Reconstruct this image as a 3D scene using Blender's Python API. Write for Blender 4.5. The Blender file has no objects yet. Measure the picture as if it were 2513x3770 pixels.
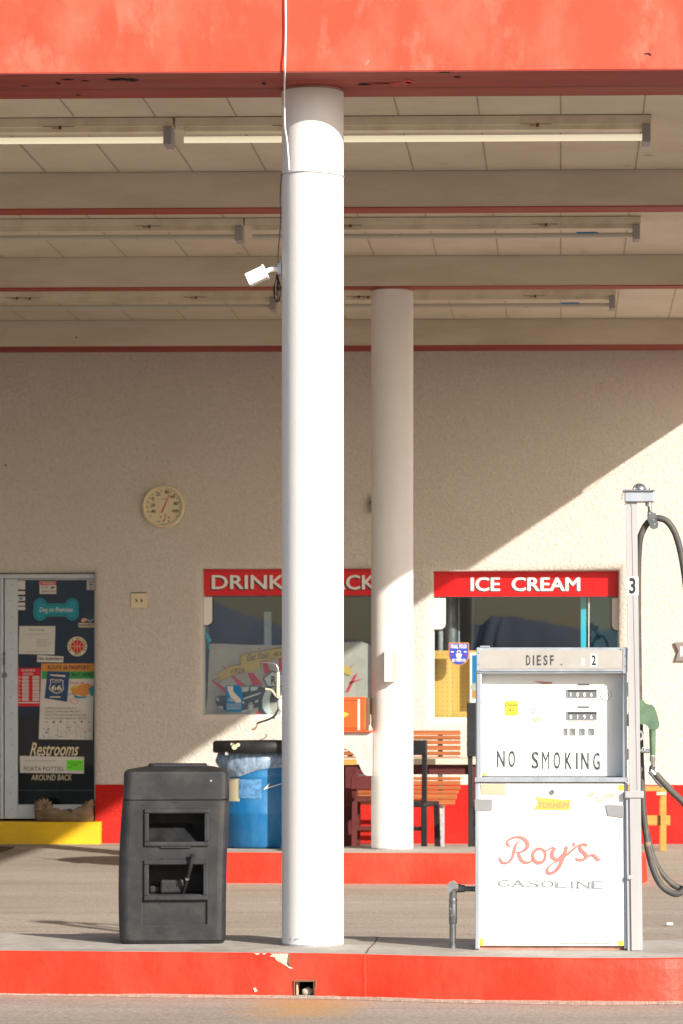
import bpy, bmesh, math, random
from mathutils import Vector, Matrix
random.seed(7)
R = math.radians
sc = bpy.context.scene
COL = sc.collection

# ---------------------------------------------------------------- survey of the place
F = 7200.0; XP = 1072.0; HZ = 1640.0; ZC = 1.32; TH = math.atan(0.03)
CT, ST = math.cos(TH), math.sin(TH)
def W(x, y, Y):
    """world X,Z of the point seen at x,y that lies on the vertical plane Y"""
    u = (x - XP) / F
    X = Y * (u * CT - ST) / (CT + u * ST)
    d = Y * CT - X * ST
    return X, ZC + (HZ - y) / F * d
def G(x, y, z):
    """world X,Y of the point seen at x,y that lies at height z"""
    d = F * (ZC - z) / (y - HZ)
    u = (x - XP) / F
    xc = u * d
    return xc * CT - d * ST, xc * ST + d * CT
def frame(ox, oy, s):
    return lambda x, y: (ox + x * s, oy + y * s)

# ---------------------------------------------------------------- materials
def new_mat(name):
    m = bpy.data.materials.new(name); m.use_nodes = True
    nt = m.node_tree; b = nt.nodes['Principled BSDF']
    return m, nt, b
def mat(name, col, rough=.7, metal=0., var=.12, scale=6., bump=0., bscale=60., dirt=None, dirt_amt=.5, dirt_scale=3.,
        stretch=(1, 1, 1), spec=.4, emit=0., chips=None, chip_t=.68, chip_scale=9., detail=5., patch=None, patch_scale=2.):
    m, nt, b = new_mat(name); N, L = nt.nodes, nt.links
    b.inputs['Roughness'].default_value = rough
    b.inputs['Metallic'].default_value = metal
    b.inputs['Specular IOR Level'].default_value = spec
    c = tuple(col) + (1,)
    tc = N.new('ShaderNodeTexCoord'); mp = N.new('ShaderNodeMapping')
    L.new(tc.outputs['Object'], mp.inputs['Vector']); mp.inputs['Scale'].default_value = stretch
    out = None
    if var > 0:
        n = N.new('ShaderNodeTexNoise'); n.inputs['Scale'].default_value = scale; n.inputs['Detail'].default_value = detail
        n.inputs['Roughness'].default_value = .62
        L.new(mp.outputs[0], n.inputs['Vector'])
        r = N.new('ShaderNodeValToRGB'); r.color_ramp.elements[0].position = .3; r.color_ramp.elements[1].position = .7
        r.color_ramp.elements[0].color = tuple(x * (1 - var) for x in col) + (1,)
        r.color_ramp.elements[1].color = tuple(min(1, x * (1 + var)) for x in col) + (1,)
        L.new(n.outputs['Fac'], r.inputs['Fac']); out = r.outputs['Color']
        rr = N.new('ShaderNodeMapRange'); rr.inputs[3].default_value = max(.05, rough - .12); rr.inputs[4].default_value = min(1, rough + .12)
        L.new(n.outputs['Fac'], rr.inputs[0]); L.new(rr.outputs[0], b.inputs['Roughness'])
    def layer(color, amt, scl, lo, hi, seed):
        nonlocal out
        n = N.new('ShaderNodeTexNoise'); n.inputs['Scale'].default_value = scl; n.inputs['Detail'].default_value = 8
        n.inputs['Roughness'].default_value = .65
        off = N.new('ShaderNodeVectorMath'); off.operation = 'ADD'; off.inputs[1].default_value = (seed, seed * 1.7, seed * .3)
        L.new(mp.outputs[0], off.inputs[0]); L.new(off.outputs[0], n.inputs['Vector'])
        mr = N.new('ShaderNodeMapRange'); mr.inputs[1].default_value = lo; mr.inputs[2].default_value = hi
        mr.inputs[3].default_value = 0; mr.inputs[4].default_value = amt
        L.new(n.outputs['Fac'], mr.inputs[0])
        mx = N.new('ShaderNodeMixRGB'); L.new(mr.outputs[0], mx.inputs['Fac'])
        if out: L.new(out, mx.inputs[1])
        else: mx.inputs[1].default_value = c
        mx.inputs[2].default_value = tuple(color) + (1,)
        out = mx.outputs[0]
    if dirt: layer(dirt, dirt_amt, dirt_scale, .45, .75, 3.1)
    if patch: layer(patch, .32, patch_scale, .55, .66, 27.7)
    if chips: layer(chips, 1., chip_scale, chip_t, chip_t + .015, 11.3)
    if out: L.new(out, b.inputs['Base Color'])
    else: b.inputs['Base Color'].default_value = c
    if emit: b.inputs['Emission Color'].default_value = c; b.inputs['Emission Strength'].default_value = emit
    if bump:
        n = N.new('ShaderNodeTexNoise'); n.inputs['Scale'].default_value = bscale; n.inputs['Detail'].default_value = 4
        L.new(tc.outputs['Object'], n.inputs['Vector'])
        bp = N.new('ShaderNodeBump'); bp.inputs['Strength'].default_value = 1; bp.inputs['Distance'].default_value = bump
        L.new(n.outputs['Fac'], bp.inputs['Height']); L.new(bp.outputs[0], b.inputs['Normal'])
    return m

def stucco_mat(name, col, stain=None, bump=.006):
    m, nt, b = new_mat(name); N, L = nt.nodes, nt.links
    b.inputs['Roughness'].default_value = .93; b.inputs['Specular IOR Level'].default_value = .15
    tc = N.new('ShaderNodeTexCoord')
    n1 = N.new('ShaderNodeTexNoise'); n1.inputs['Scale'].default_value = 38; n1.inputs['Detail'].default_value = 6; n1.inputs['Roughness'].default_value = .6
    n1.inputs['Distortion'].default_value = 1.2
    n2 = N.new('ShaderNodeTexVoronoi'); n2.feature = 'SMOOTH_F1'; n2.inputs['Scale'].default_value = 48
    n3 = N.new('ShaderNodeTexNoise'); n3.inputs['Scale'].default_value = 1.3; n3.inputs['Detail'].default_value = 4
    for n in (n1, n2, n3): L.new(tc.outputs['Object'], n.inputs['Vector'])
    add = N.new('ShaderNodeMath'); add.operation = 'MULTIPLY_ADD'; add.inputs[1].default_value = .5
    L.new(n2.outputs['Distance'], add.inputs[0]); L.new(n1.outputs['Fac'], add.inputs[2])
    bp = N.new('ShaderNodeBump'); bp.inputs['Distance'].default_value = bump; bp.inputs['Strength'].default_value = 1
    L.new(add.outputs[0], bp.inputs['Height']); L.new(bp.outputs[0], b.inputs['Normal'])
    r = N.new('ShaderNodeValToRGB')
    r.color_ramp.elements[0].position = .3; r.color_ramp.elements[1].position = .62
    r.color_ramp.elements[0].color = tuple(x * .82 for x in col) + (1,); r.color_ramp.elements[1].color = tuple(col) + (1,)
    L.new(n1.outputs['Fac'], r.inputs['Fac'])
    mx = N.new('ShaderNodeMixRGB'); mr = N.new('ShaderNodeMapRange')
    mr.inputs[1].default_value = .4; mr.inputs[2].default_value = .72; mr.inputs[4].default_value = .35
    L.new(n3.outputs['Fac'], mr.inputs[0]); L.new(mr.outputs[0], mx.inputs['Fac']); L.new(r.outputs['Color'], mx.inputs[1])
    mx.inputs[2].default_value = (tuple(stain) if stain else tuple(x * .8 for x in col)) + (1,)
    L.new(mx.outputs[0], b.inputs['Base Color'])
    return m

M = {}
M['stucco'] = stucco_mat('cream_stucco', (.66, .61, .55), (.56, .50, .43), .009)
M['red_stucco'] = stucco_mat('red_painted_stucco', (.52, .020, .016), (.46, .06, .045), .007)
M['ceil'] = mat('cream_ceiling_paint', (.64, .58, .48), .8, var=.05, scale=2.2, dirt=(.38, .29, .19), dirt_amt=.30, dirt_scale=1.6, bump=.001, bscale=40)
M['beam'] = mat('cream_beam_paint', (.62, .555, .45), .75, var=.05, scale=1.5, dirt=(.34, .25, .15), dirt_amt=.4, dirt_scale=2.3, stretch=(.5, 1, 2))
M['seam'] = mat('dark_seam_gap', (.16, .10, .06), .9, var=.2)  # dark brown for joints, cracks, pits and small marks
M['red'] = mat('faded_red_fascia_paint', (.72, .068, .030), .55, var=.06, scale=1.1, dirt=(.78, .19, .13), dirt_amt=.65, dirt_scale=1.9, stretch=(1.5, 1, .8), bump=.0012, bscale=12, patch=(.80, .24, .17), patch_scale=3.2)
M['red_soffit'] = mat('shaded_weathered_soffit_red', (.30, .040, .030), .7, var=.15, scale=3, dirt=(.36, .14, .11), dirt_amt=.6, dirt_scale=1.4, stretch=(.4, 3, 1), chips=(.06, .03, .02), chip_t=.735, chip_scale=7)  # fascia red darkened for the shade underneath; stains and chips are wear
M['kerb'] = mat('red_kerb_paint', (.80, .030, .010), .5, var=.12, scale=4, dirt=(.76, .11, .06), dirt_amt=.5, dirt_scale=2.6, stretch=(1, 1, .55), bump=.003, bscale=26, chips=(.52, .43, .30), chip_t=.735, chip_scale=5)
M['concrete'] = mat('worn_island_concrete', (.43, .40, .36), .85, var=.15, scale=9, dirt=(.22, .16, .11), dirt_amt=.6, dirt_scale=2.2, bump=.002, bscale=90)
M['white_col'] = mat('white_column_paint', (.78, .77, .75), .55, var=.03, scale=3, dirt=(.66, .60, .52), dirt_amt=.28, dirt_scale=2.2, stretch=(1, 1, .5), bump=.0008, bscale=60)
M['white'] = mat('white_enamel', (.83, .83, .80), .35, var=.03, scale=5)
M['pump_white'] = mat('aged_white_pump_enamel', (.84, .84, .81), .42, var=.03, scale=4, dirt=(.72, .66, .56), dirt_amt=.25, dirt_scale=4)
M['alu'] = mat('brushed_aluminium', (.44, .48, .53), .42, .55, var=.1, scale=12, stretch=(1, 1, .2))
M['alu_paint'] = mat('pale_grey_panel', (.40, .375, .345), .5, .1, var=.08, scale=6)
M['door_alu'] = mat('dull_door_aluminium', (.55, .60, .64), .5, .2, var=.06, scale=7)
M['steel'] = mat('dark_galvanised_steel', (.13, .14, .15), .5, .6, var=.3, scale=20, dirt=(.35, .33, .3), dirt_amt=.5, dirt_scale=18)
M['can'] = mat('charcoal_moulded_plastic', (.015, .0155, .018), .5, var=.25, scale=9, dirt=(.075, .070, .064), dirt_amt=.5, dirt_scale=7, bump=.0012, bscale=220)
M['black'] = mat('black_paint', (.018, .018, .02), .5, var=.2)
M['hole'] = mat('hole_black', (.004, .004, .005), .9, var=0)  # near-black for the drain recess, gaps and paint chips
M['rubber'] = mat('weathered_black_hose_rubber', (.066, .063, .06), .6, var=.3, scale=15, dirt=(.20, .17, .13), dirt_amt=.5, dirt_scale=9)
M['blue'] = mat('blue_barrel_plastic', (.005, .13, .34), .45, var=.12, scale=5, dirt=(.08, .26, .46), dirt_amt=.6, dirt_scale=6, stretch=(1, 1, .5))
M['liner'] = mat('crumpled_translucent_liner', (.24, .33, .45), .25, var=.45, scale=14, stretch=(3, 3, 1), bump=.01, bscale=16)
M['yellow'] = mat('yellow_step_paint', (.80, .50, .008), .6, var=.12, scale=6, dirt=(.42, .28, .05), dirt_amt=.5, dirt_scale=3, stretch=(.5, 1, 1), bump=.002, bscale=40)
M['green'] = mat('worn_green_nozzle', (.105, .175, .11), .5, var=.2, scale=18, chips=(.45, .42, .36), chip_t=.66, chip_scale=14)
M['wood'] = mat('orange_varnished_wood', (.36, .115, .036), .5, var=.3, scale=5, stretch=(.3, 4, 6))
M['lightwood'] = mat('ochre_wood', (.48, .26, .06), .55, var=.2, scale=5, stretch=(.4, 3, 5))
M['maroon'] = mat('dark_maroon_wood', (.10, .018, .018), .5, var=.2, scale=8)
M['tabletop'] = mat('pale_tabletop', (.66, .55, .42), .6, var=.1, scale=6)
M['drift'] = mat('grey_brown_driftwood', (.22, .16, .10), .85, var=.4, scale=8, stretch=(1, 1, 3), bump=.008, bscale=18)
M['sign_red'] = mat('glossy_sign_red', (.72, .010, .012), .3, var=.03)
M['sign_white'] = mat('sign_white_paint', (.82, .80, .76), .4, var=.02)
M['ink'] = mat('black_ink', (.03, .032, .035), .6, var=0)
M['ink_worn'] = mat('worn_black_lettering', (.05, .055, .06), .6, var=0, chips=(.45, .45, .44), chip_t=.62, chip_scale=60)
M['ink_faded'] = mat('sun_faded_grey_lettering', (.20, .22, .24), .6, var=.3, scale=20, chips=(.7, .7, .68), chip_t=.60, chip_scale=30)
M['roys_red'] = mat('sun_faded_red_script', (.74, .19, .17), .6, var=.1, scale=20)
M['teal'] = mat('teal_print', (.012, .27, .36), .5, var=.05)
M['navy'] = mat('navy_print', (.02, .06, .16), .5, var=.05)
M['paper'] = mat('white_paper', (.62, .60, .56), .8, var=.04)
M['cream'] = mat('cream_plastic', (.70, .62, .42), .5, var=.04)
M['p_red'] = mat('red_print', (.60, .02, .03), .6, var=.05)
M['p_orange'] = mat('orange_print', (.62, .26, .06), .6, var=.05)
M['p_green'] = mat('green_print', (.05, .32, .08), .6, var=.05)
M['lime'] = mat('lime_note_paper', (.16, .75, .03), .6, var=.05)
M['p_blue'] = mat('blue_print', (.01, .20, .46), .5, var=.05)
M['royal'] = mat('royal_blue_print', (.03, .06, .42), .5, var=.05)
M['p_yellow'] = mat('mustard_print', (.60, .38, .06), .6, var=.1)
M['peg'] = mat('ochre_pegboard', (.74, .42, .09), .7, var=.04)
M['canvas'] = mat('grey_beige_canvas', (.46, .38, .31), .85, var=.1, scale=5, bump=.02, bscale=4)
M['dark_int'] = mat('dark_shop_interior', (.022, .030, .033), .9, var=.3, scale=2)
M['cyan'] = mat('cyan_paint', (.02, .50, .62), .5, var=.05)
M['fix'] = mat('cream_lamp_housing', (.72, .66, .54), .55, var=.06, scale=3, dirt=(.40, .28, .16), dirt_amt=.5, dirt_scale=4)
M['socket'] = mat('grey_lamp_socket', (.33, .32, .34), .6, var=.1)
M['tube_on'] = mat('lit_fluorescent_tube', (1., .93, .68), .3, var=0, emit=.36)
M['tube_off'] = mat('unlit_fluorescent_tube', (.52, .50, .44), .3, var=.03)
M['tape'] = mat('grey_duct_tape', (.27, .27, .28), .5, var=.05)
M['tan_tape'] = mat('tan_tape', (.60, .43, .30), .6, var=.05)
M['y_sticker'] = mat('bright_yellow_sticker', (.85, .68, .05), .6, var=.03)
M['orange_box'] = mat('orange_red_enamel', (.80, .10, .02), .4, var=.04)
M['rust'] = mat('rusty_base', (.42, .22, .17), .9, var=.3, scale=12)
M['grey_sign'] = mat('grey_sign_paint', (.22, .19, .18), .6, var=.1)
M['rock'] = mat('pale_stone', (.5, .46, .38), .9, var=.3, scale=20, bump=.004, bscale=50)
M['mount'] = mat('haze_tinted_mountain_rock', (.36, .40, .47), .95, var=.12, scale=.004)  # pale blue-grey stands in for distance haze over the mountains
M['chrome'] = mat('dull_chrome', (.6, .6, .6), .25, .9, var=.1, scale=14)
M['scuff'] = mat('grey_scuff', (.40, .38, .40), .9, var=.3, scale=30)
M['asphalt'] = mat('old_asphalt', (.055, .052, .05), .9, var=.2, scale=3)
M['silt'] = mat('pale_silt', (.37, .31, .24), .95, var=.25, scale=30, bump=.003, bscale=70)
M['digit'] = mat('dark_counter_wheel', (.16, .17, .18), .5, var=.2, scale=60)

def concrete_ground():
    m, nt, b = new_mat('sunbaked_concrete_drive'); N, L = nt.nodes, nt.links
    b.inputs['Roughness'].default_value = .9; b.inputs['Specular IOR Level'].default_value = .2
    tc = N.new('ShaderNodeTexCoord')
    def noise(scale, st, det=6, seed=0):
        mp = N.new('ShaderNodeMapping'); mp.inputs['Scale'].default_value = st; mp.inputs['Location'].default_value = (seed, seed, 0)
        L.new(tc.outputs['Object'], mp.inputs['Vector'])
        n = N.new('ShaderNodeTexNoise'); n.inputs['Scale'].default_value = scale; n.inputs['Detail'].default_value = det; n.inputs['Roughness'].default_value = .65
        L.new(mp.outputs[0], n.inputs['Vector']); return n.outputs['Fac']
    def ramp(f, a, b_, ca, cb):
        r = N.new('ShaderNodeValToRGB'); r.color_ramp.elements[0].position = a; r.color_ramp.elements[1].position = b_
        r.color_ramp.elements[0].color = ca + (1,); r.color_ramp.elements[1].color = cb + (1,)
        L.new(f, r.inputs['Fac']); return r.outputs['Color']
    base = ramp(noise(1.2, (.35, 1.2, 1)), .3, .72, (.33, .285, .235), (.45, .395, .335))
    mr = N.new('ShaderNodeMapRange'); mr.inputs[1].default_value = .5; mr.inputs[2].default_value = .75; mr.inputs[4].default_value = .5
    L.new(noise(2.5, (.12, 2.2, 1), 5, 7), mr.inputs[0])
    mx = N.new('ShaderNodeMixRGB'); L.new(mr.outputs[0], mx.inputs[0]); L.new(base, mx.inputs[1]); mx.inputs[2].default_value = (.27, .225, .18, 1)
    sp = ramp(noise(60, (1, 1, 1), 3), .35, .7, (.74, .74, .74), (1.18, 1.18, 1.18))
    mu = N.new('ShaderNodeMixRGB'); mu.blend_type = 'MULTIPLY'; mu.inputs[0].default_value = 1
    L.new(mx.outputs[0], mu.inputs[1]); L.new(sp, mu.inputs[2])
    # orange silt washed out of the kerb drain
    dx, dy = G(705, 2305, -.01)
    sub = N.new('ShaderNodeVectorMath'); sub.operation = 'SUBTRACT'; sub.inputs[1].default_value = (dx, dy - .12, -.01)
    scl = N.new('ShaderNodeVectorMath'); scl.operation = 'MULTIPLY'; scl.inputs[1].default_value = (2.6, 1.1, 1)
    ln = N.new('ShaderNodeVectorMath'); ln.operation = 'LENGTH'
    L.new(tc.outputs['Object'], sub.inputs[0]); L.new(sub.outputs[0], scl.inputs[0]); L.new(scl.outputs[0], ln.inputs[0])
    nz = noise(5, (1, 1, 1), 6, 3)
    ad = N.new('ShaderNodeMath'); ad.operation = 'MULTIPLY_ADD'; ad.inputs[1].default_value = .9
    L.new(nz, ad.inputs[0]); L.new(ln.outputs['Value'], ad.inputs[2])
    m2 = N.new('ShaderNodeMapRange'); m2.inputs[1].default_value = .65; m2.inputs[2].default_value = 1.35; m2.inputs[3].default_value = .85; m2.inputs[4].default_value = 0
    L.new(ad.outputs[0], m2.inputs[0])
    m3 = N.new('ShaderNodeMixRGB'); L.new(m2.outputs[0], m3.inputs[0]); L.new(mu.outputs[0], m3.inputs[1]); m3.inputs[2].default_value = (.50, .29, .12, 1)
    L.new(m3.outputs[0], b.inputs['Base Color'])
    bp = N.new('ShaderNodeBump'); bp.inputs['Distance'].default_value = .004
    L.new(noise(45, (1, 1, 1), 5, 2), bp.inputs['Height']); L.new(bp.outputs[0], b.inputs['Normal'])
    return m
M['ground'] = concrete_ground()

def glass_mat(name, tint=(.80, .90, .92), boost=.06):
    m = bpy.data.materials.new(name); m.use_nodes = True
    nt = m.node_tree; N, L = nt.nodes, nt.links
    N.remove(N['Principled BSDF'])
    tr = N.new('ShaderNodeBsdfTransparent'); tr.inputs[0].default_value = tint + (1,)
    gl = N.new('ShaderNodeBsdfGlossy'); gl.inputs['Roughness'].default_value = .01; gl.inputs[0].default_value = (.9, .95, 1, 1)
    fr = N.new('ShaderNodeFresnel'); ge = N.new('ShaderNodeNewGeometry'); ir = N.new('ShaderNodeMapRange')
    ir.inputs[3].default_value = 1.5; ir.inputs[4].default_value = 1 / 1.5   # same reflectance from both sides of a thin pane
    L.new(ge.outputs['Backfacing'], ir.inputs[0]); L.new(ir.outputs[0], fr.inputs[0])
    ad = N.new('ShaderNodeMath'); ad.operation = 'ADD'; ad.inputs[1].default_value = boost
    mx = N.new('ShaderNodeMixShader')
    tc = N.new('ShaderNodeTexCoord'); n = N.new('ShaderNodeTexNoise'); n.inputs['Scale'].default_value = 1.1
    bp = N.new('ShaderNodeBump'); bp.inputs['Distance'].default_value = .0008
    L.new(tc.outputs['Object'], n.inputs['Vector']); L.new(n.outputs['Fac'], bp.inputs['Height']); L.new(bp.outputs[0], gl.inputs['Normal'])
    L.new(fr.outputs[0], ad.inputs[0]); L.new(ad.outputs[0], mx.inputs[0])
    L.new(tr.outputs[0], mx.inputs[1]); L.new(gl.outputs[0], mx.inputs[2])
    L.new(mx.outputs[0], N['Material Output'].inputs[0])
    return m
M['glass'] = glass_mat('window_glass', boost=.05)
M['door_glass'] = glass_mat('door_glass', (.7, .78, .80), .0)

# ---------------------------------------------------------------- mesh builder (world coordinates in, one object out)
class MB:
    def __init__(s, m='white'):
        s.v = []; s.f = []; s.mi = []; s.sm = []; s.mats = []; s.cur = m
    def m(s, name): s.cur = name; return s
    def _mi(s):
        if s.cur not in s.mats: s.mats.append(s.cur)
        return s.mats.index(s.cur)
    def face(s, pts, smooth=False):
        b = len(s.v); s.v += [tuple(p) for p in pts]; s.f.append(tuple(range(b, b + len(pts)))); s.mi.append(s._mi()); s.sm.append(smooth)
    def raw(s, vs, fs, smooth=False):
        b = len(s.v); s.v += [tuple(p) for p in vs]; k = s._mi()
        for f in fs: s.f.append(tuple(i + b for i in f)); s.mi.append(k); s.sm.append(smooth)
    def box(s, x0, x1, y0, y1, z0, z1):
        vs = [(x, y, z) for z in (z0, z1) for y in (y0, y1) for x in (x0, x1)]
        s.raw(vs, [(0, 2, 3, 1), (4, 5, 7, 6), (0, 1, 5, 4), (2, 6, 7, 3), (0, 4, 6, 2), (1, 3, 7, 5)]); return s
    def vbox(s, x0, y0, x1, y1, Y, dep):
        """box whose front face fills the seen rectangle at depth Y"""
        a = W(x0, y1, Y); b = W(x1, y0, Y); return s.box(a[0], b[0], Y, Y + dep, a[1], b[1])
    def rect(s, x0, y0, x1, y1, Y):
        a = W(x0, y1, Y); b = W(x1, y0, Y)
        s.face([(a[0], Y, a[1]), (b[0], Y, a[1]), (b[0], Y, b[1]), (a[0], Y, b[1])]); return s
    def poly(s, pts, Y, dep=0.):
        """outline of seen points at depth Y; dep gives it thickness"""
        P = [W(x, y, Y) for x, y in pts]
        ar = sum(P[i][0] * P[(i + 1) % len(P)][1] - P[(i + 1) % len(P)][0] * P[i][1] for i in range(len(P)))
        if ar < 0: P = P[::-1]
        s.prism([(p[0], p[1]) for p in P], Y, dep); return s
    def prism(s, P, Y, dep):
        n = len(P)
        s.face([(x, Y, z) for x, z in P])
        if dep:
            s.face([(x, Y + dep, z) for x, z in P[::-1]])
            for i in range(n):
                a, b = P[i], P[(i + 1) % n]
                s.face([(a[0], Y + dep, a[1]), (b[0], Y + dep, b[1]), (b[0], Y, b[1]), (a[0], Y, a[1])])
    def disc(s, cx, cy, r, Y, n=28, dep=0., ry=None):
        s.poly([(cx + r * math.cos(2 * math.pi * i / n), cy + (ry or r) * math.sin(2 * math.pi * i / n)) for i in range(n)], Y, dep); return s
    def cyl(s, x, y, z0, z1, r0, r1=None, n=40, caps=True):
        r1 = r0 if r1 is None else r1
        c = [(math.cos(2 * math.pi * i / n), math.sin(2 * math.pi * i / n)) for i in range(n)]
        vs = [(x + r0 * a, y + r0 * b, z0) for a, b in c] + [(x + r1 * a, y + r1 * b, z1) for a, b in c]
        s.raw(vs, [(i, (i + 1) % n, n + (i + 1) % n, n + i) for i in range(n)], True)
        if caps:
            s.face([(x + r1 * a, y + r1 * b, z1) for a, b in c]); s.face([(x + r0 * a, y + r0 * b, z0) for a, b in c[::-1]])
        return s
    def lathe(s, x, y, prof, n=40, sx=1, sy=1):
        vs = []; fs = []
        for r, z in prof:
            vs += [(x + sx * r * math.cos(2 * math.pi * i / n), y + sy * r * math.sin(2 * math.pi * i / n), z) for i in range(n)]
        for k in range(len(prof) - 1):
            fs += [(k * n + i, k * n + (i + 1) % n, (k + 1) * n + (i + 1) % n, (k + 1) * n + i) for i in range(n)]
        s.raw(vs, fs, True); return s
    def tube(s, pts, r, n=10, smooth=True, caps=True, sub=8):
        P = [Vector(p) for p in pts]; rr = r if isinstance(r, (list, tuple)) else [r] * len(P)
        if smooth and len(P) > 2: P, rr = catmull(P, rr, sub)
        t0 = (P[1] - P[0]).normalized(); up = Vector((0, 0, 1)) if abs(t0.z) < .9 else Vector((0, 1, 0))
        nrm = (up - t0 * up.dot(t0)).normalized(); vs = []; fs = []
        for i, p in enumerate(P):
            t = (P[min(i + 1, len(P) - 1)] - P[max(i - 1, 0)]).normalized()
            nrm = (nrm - t * nrm.dot(t)).normalized(); bn = t.cross(nrm)
            vs += [p + (nrm * math.cos(2 * math.pi * k / n) + bn * math.sin(2 * math.pi * k / n)) * rr[i] for k in range(n)]
        for i in range(len(P) - 1):
            fs += [(i * n + k, i * n + (k + 1) % n, (i + 1) * n + (k + 1) % n, (i + 1) * n + k) for k in range(n)]
        s.raw(vs, fs, True)
        if caps: s.face(vs[:n][::-1]); s.face(vs[-n:])
        return s
    def bar(s, a, b, w, d):
        """rectangular bar between two world points, w across, d in depth"""
        a, b = Vector(a), Vector(b); t = (b - a).normalized()
        h = Vector((0, 1, 0)); h = (h - t * h.dot(t)).normalized(); q = t.cross(h)
        vs = [p + q * (i * w / 2) + h * (j * d / 2) for p in (a, b) for i, j in ((-1, -1), (1, -1), (1, 1), (-1, 1))]
        s.raw(vs, [(0, 1, 2, 3), (7, 6, 5, 4), (0, 4, 5, 1), (1, 5, 6, 2), (2, 6, 7, 3), (3, 7, 4, 0)]); return s
    def stroke(s, pts, w, Y, sub=8, tf=None, closed=False):
        """painted brush stroke through seen points, widths w (seen units)"""
        if tf: pts = [tf(*p) for p in pts]
        P = [Vector((x, y, 0)) for x, y in pts]; ww = w if isinstance(w, (list, tuple)) else [w] * len(P)
        if len(P) > 2: P, ww = catmull(P, ww, sub)
        Lp, Rp = [], []
        for i, p in enumerate(P):
            t = (P[min(i + 1, len(P) - 1)] - P[max(i - 1, 0)]).normalized(); q = Vector((-t.y, t.x, 0)) * ww[i] / 2
            Lp.append(p + q); Rp.append(p - q)
        for i in range(len(P) - 1):
            qd = [Lp[i], Lp[i + 1], Rp[i + 1], Rp[i]]; w3 = [W(q.x, q.y, Y) for q in qd]
            yy = Y - i * 1.5e-5; s.face([(a, yy, b) for a, b in w3])
        return s
    def text(s, body, x0, y0, x1, y1, Y, bold=0., shear=0., dep=0., space=1.):
        vs, fs = glyphs(body, bold, shear, dep, space)
        a = W(x0, y1, Y); b = W(x1, y0, Y)
        xs = [v[0] for v in vs]; zs = [v[1] for v in vs]; mx, Mx, mz, Mz = min(xs), max(xs), min(zs), max(zs)
        s.raw([(a[0] + (v[0] - mx) / (Mx - mx) * (b[0] - a[0]), Y - v[2], a[1] + (v[1] - mz) / (Mz - mz) * (b[1] - a[1])) for v in vs], fs)
        return s
    def build(s, name, parent=None, bevel=0., seg=2, origin=None, label=None):
        me = bpy.data.meshes.new(name)
        o = bpy.data.objects.new(name, me); COL.objects.link(o)
        off = Vector((0, 0, 0))
        if parent is not None:
            off = world_loc(parent); o.parent = parent
        elif origin is not None:
            off = Vector(origin); o.location = off
        me.from_pydata([tuple(Vector(v) - off) for v in s.v], [], s.f)
        for k in s.mats: me.materials.append(M[k])
        for p, k, sm in zip(me.polygons, s.mi, s.sm): p.material_index = k; p.use_smooth = sm
        me.update()
        if bevel:
            b = o.modifiers.new('bevel', 'BEVEL'); b.width = bevel; b.segments = seg; b.limit_method = 'ANGLE'; b.angle_limit = R(40)
        if label: o['label'] = label
        return o
def world_loc(o):
    v = Vector(o.location)
    while o.parent: o = o.parent; v += Vector(o.location)
    return v
def catmull(P, w, sub):
    out, ow = [], []
    for i in range(len(P) - 1):
        p0, p1, p2, p3 = P[max(i - 1, 0)], P[i], P[i + 1], P[min(i + 2, len(P) - 1)]
        for k in range(sub):
            t = k / sub
            out.append(.5 * ((2 * p1) + (p2 - p0) * t + (2 * p0 - 5 * p1 + 4 * p2 - p3) * t * t + (3 * p1 - 3 * p2 + p3 - p0) * t ** 3))
            ow.append(w[i] * (1 - t) + w[i + 1] * t)
    out.append(P[-1]); ow.append(w[-1]); return out, ow
_gc = {}
def glyphs(body, bold, shear, dep, space=1.):
    key = (body, bold, shear, dep, space)
    if key in _gc: return _gc[key]
    c = bpy.data.curves.new('glyphs', 'FONT'); c.body = body; c.offset = bold; c.shear = shear; c.extrude = dep; c.resolution_u = 3; c.space_character = space
    o = bpy.data.objects.new('glyphs', c); COL.objects.link(o)
    me = bpy.data.meshes.new_from_object(o.evaluated_get(bpy.context.evaluated_depsgraph_get()))
    r = ([tuple(v.co) for v in me.vertices], [tuple(p.vertices) for p in me.polygons])
    bpy.data.objects.remove(o); bpy.data.curves.remove(c); bpy.data.meshes.remove(me)
    _gc[key] = r; return r
def thing(name, label, cat, loc=(0, 0, 0), group=None):
    o = bpy.data.objects.new(name, None); COL.objects.link(o); o.location = loc; o.empty_display_size = .1
    tag(o, label, cat, group); return o
def tag(o, label, cat, group=None):
    o['label'] = label; o['category'] = cat
    if group: o['group'] = group
    return o
def struct(o): o['kind'] = 'structure'; return o
def cut(obj, cutter):
    c = cutter.build('cutter'); mod = obj.modifiers.new('cut', 'BOOLEAN'); mod.object = c; mod.operation = 'DIFFERENCE'; mod.solver = 'EXACT'
    if obj.parent: pass
    bpy.context.view_layer.update()
    me = bpy.data.meshes.new_from_object(obj.evaluated_get(bpy.context.evaluated_depsgraph_get()))
    obj.modifiers.clear(); obj.data = me; bpy.data.objects.remove(c)

# ================================================================= SETTING
def gz(Y):
    if Y < 14.9: return -.01
    if Y < 21.78: return -.01 + (Y - 14.9) / (21.78 - 14.9) * .158
    if Y < 26.2: return .148 + (Y - 21.78) / 4.42 * .092
    return .24
g = MB('ground')
xs = [-4500, -400, -40, -12, -6, -3, 0, 3, 6, 12, 40, 400, 4500]; ys = [-4500, -400, -40, 0, 8, 12, 14.9, 18, 21.78, 24, 26.2, 60, 400, 4500]
vs = [(x, y, gz(y)) for y in ys for x in xs]; nx = len(xs)
g.raw(vs, [(j * nx + i, j * nx + i + 1, (j + 1) * nx + i + 1, (j + 1) * nx + i) for j in range(len(ys) - 1) for i in range(nx - 1)])
struct(g.build('ground'))

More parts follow.
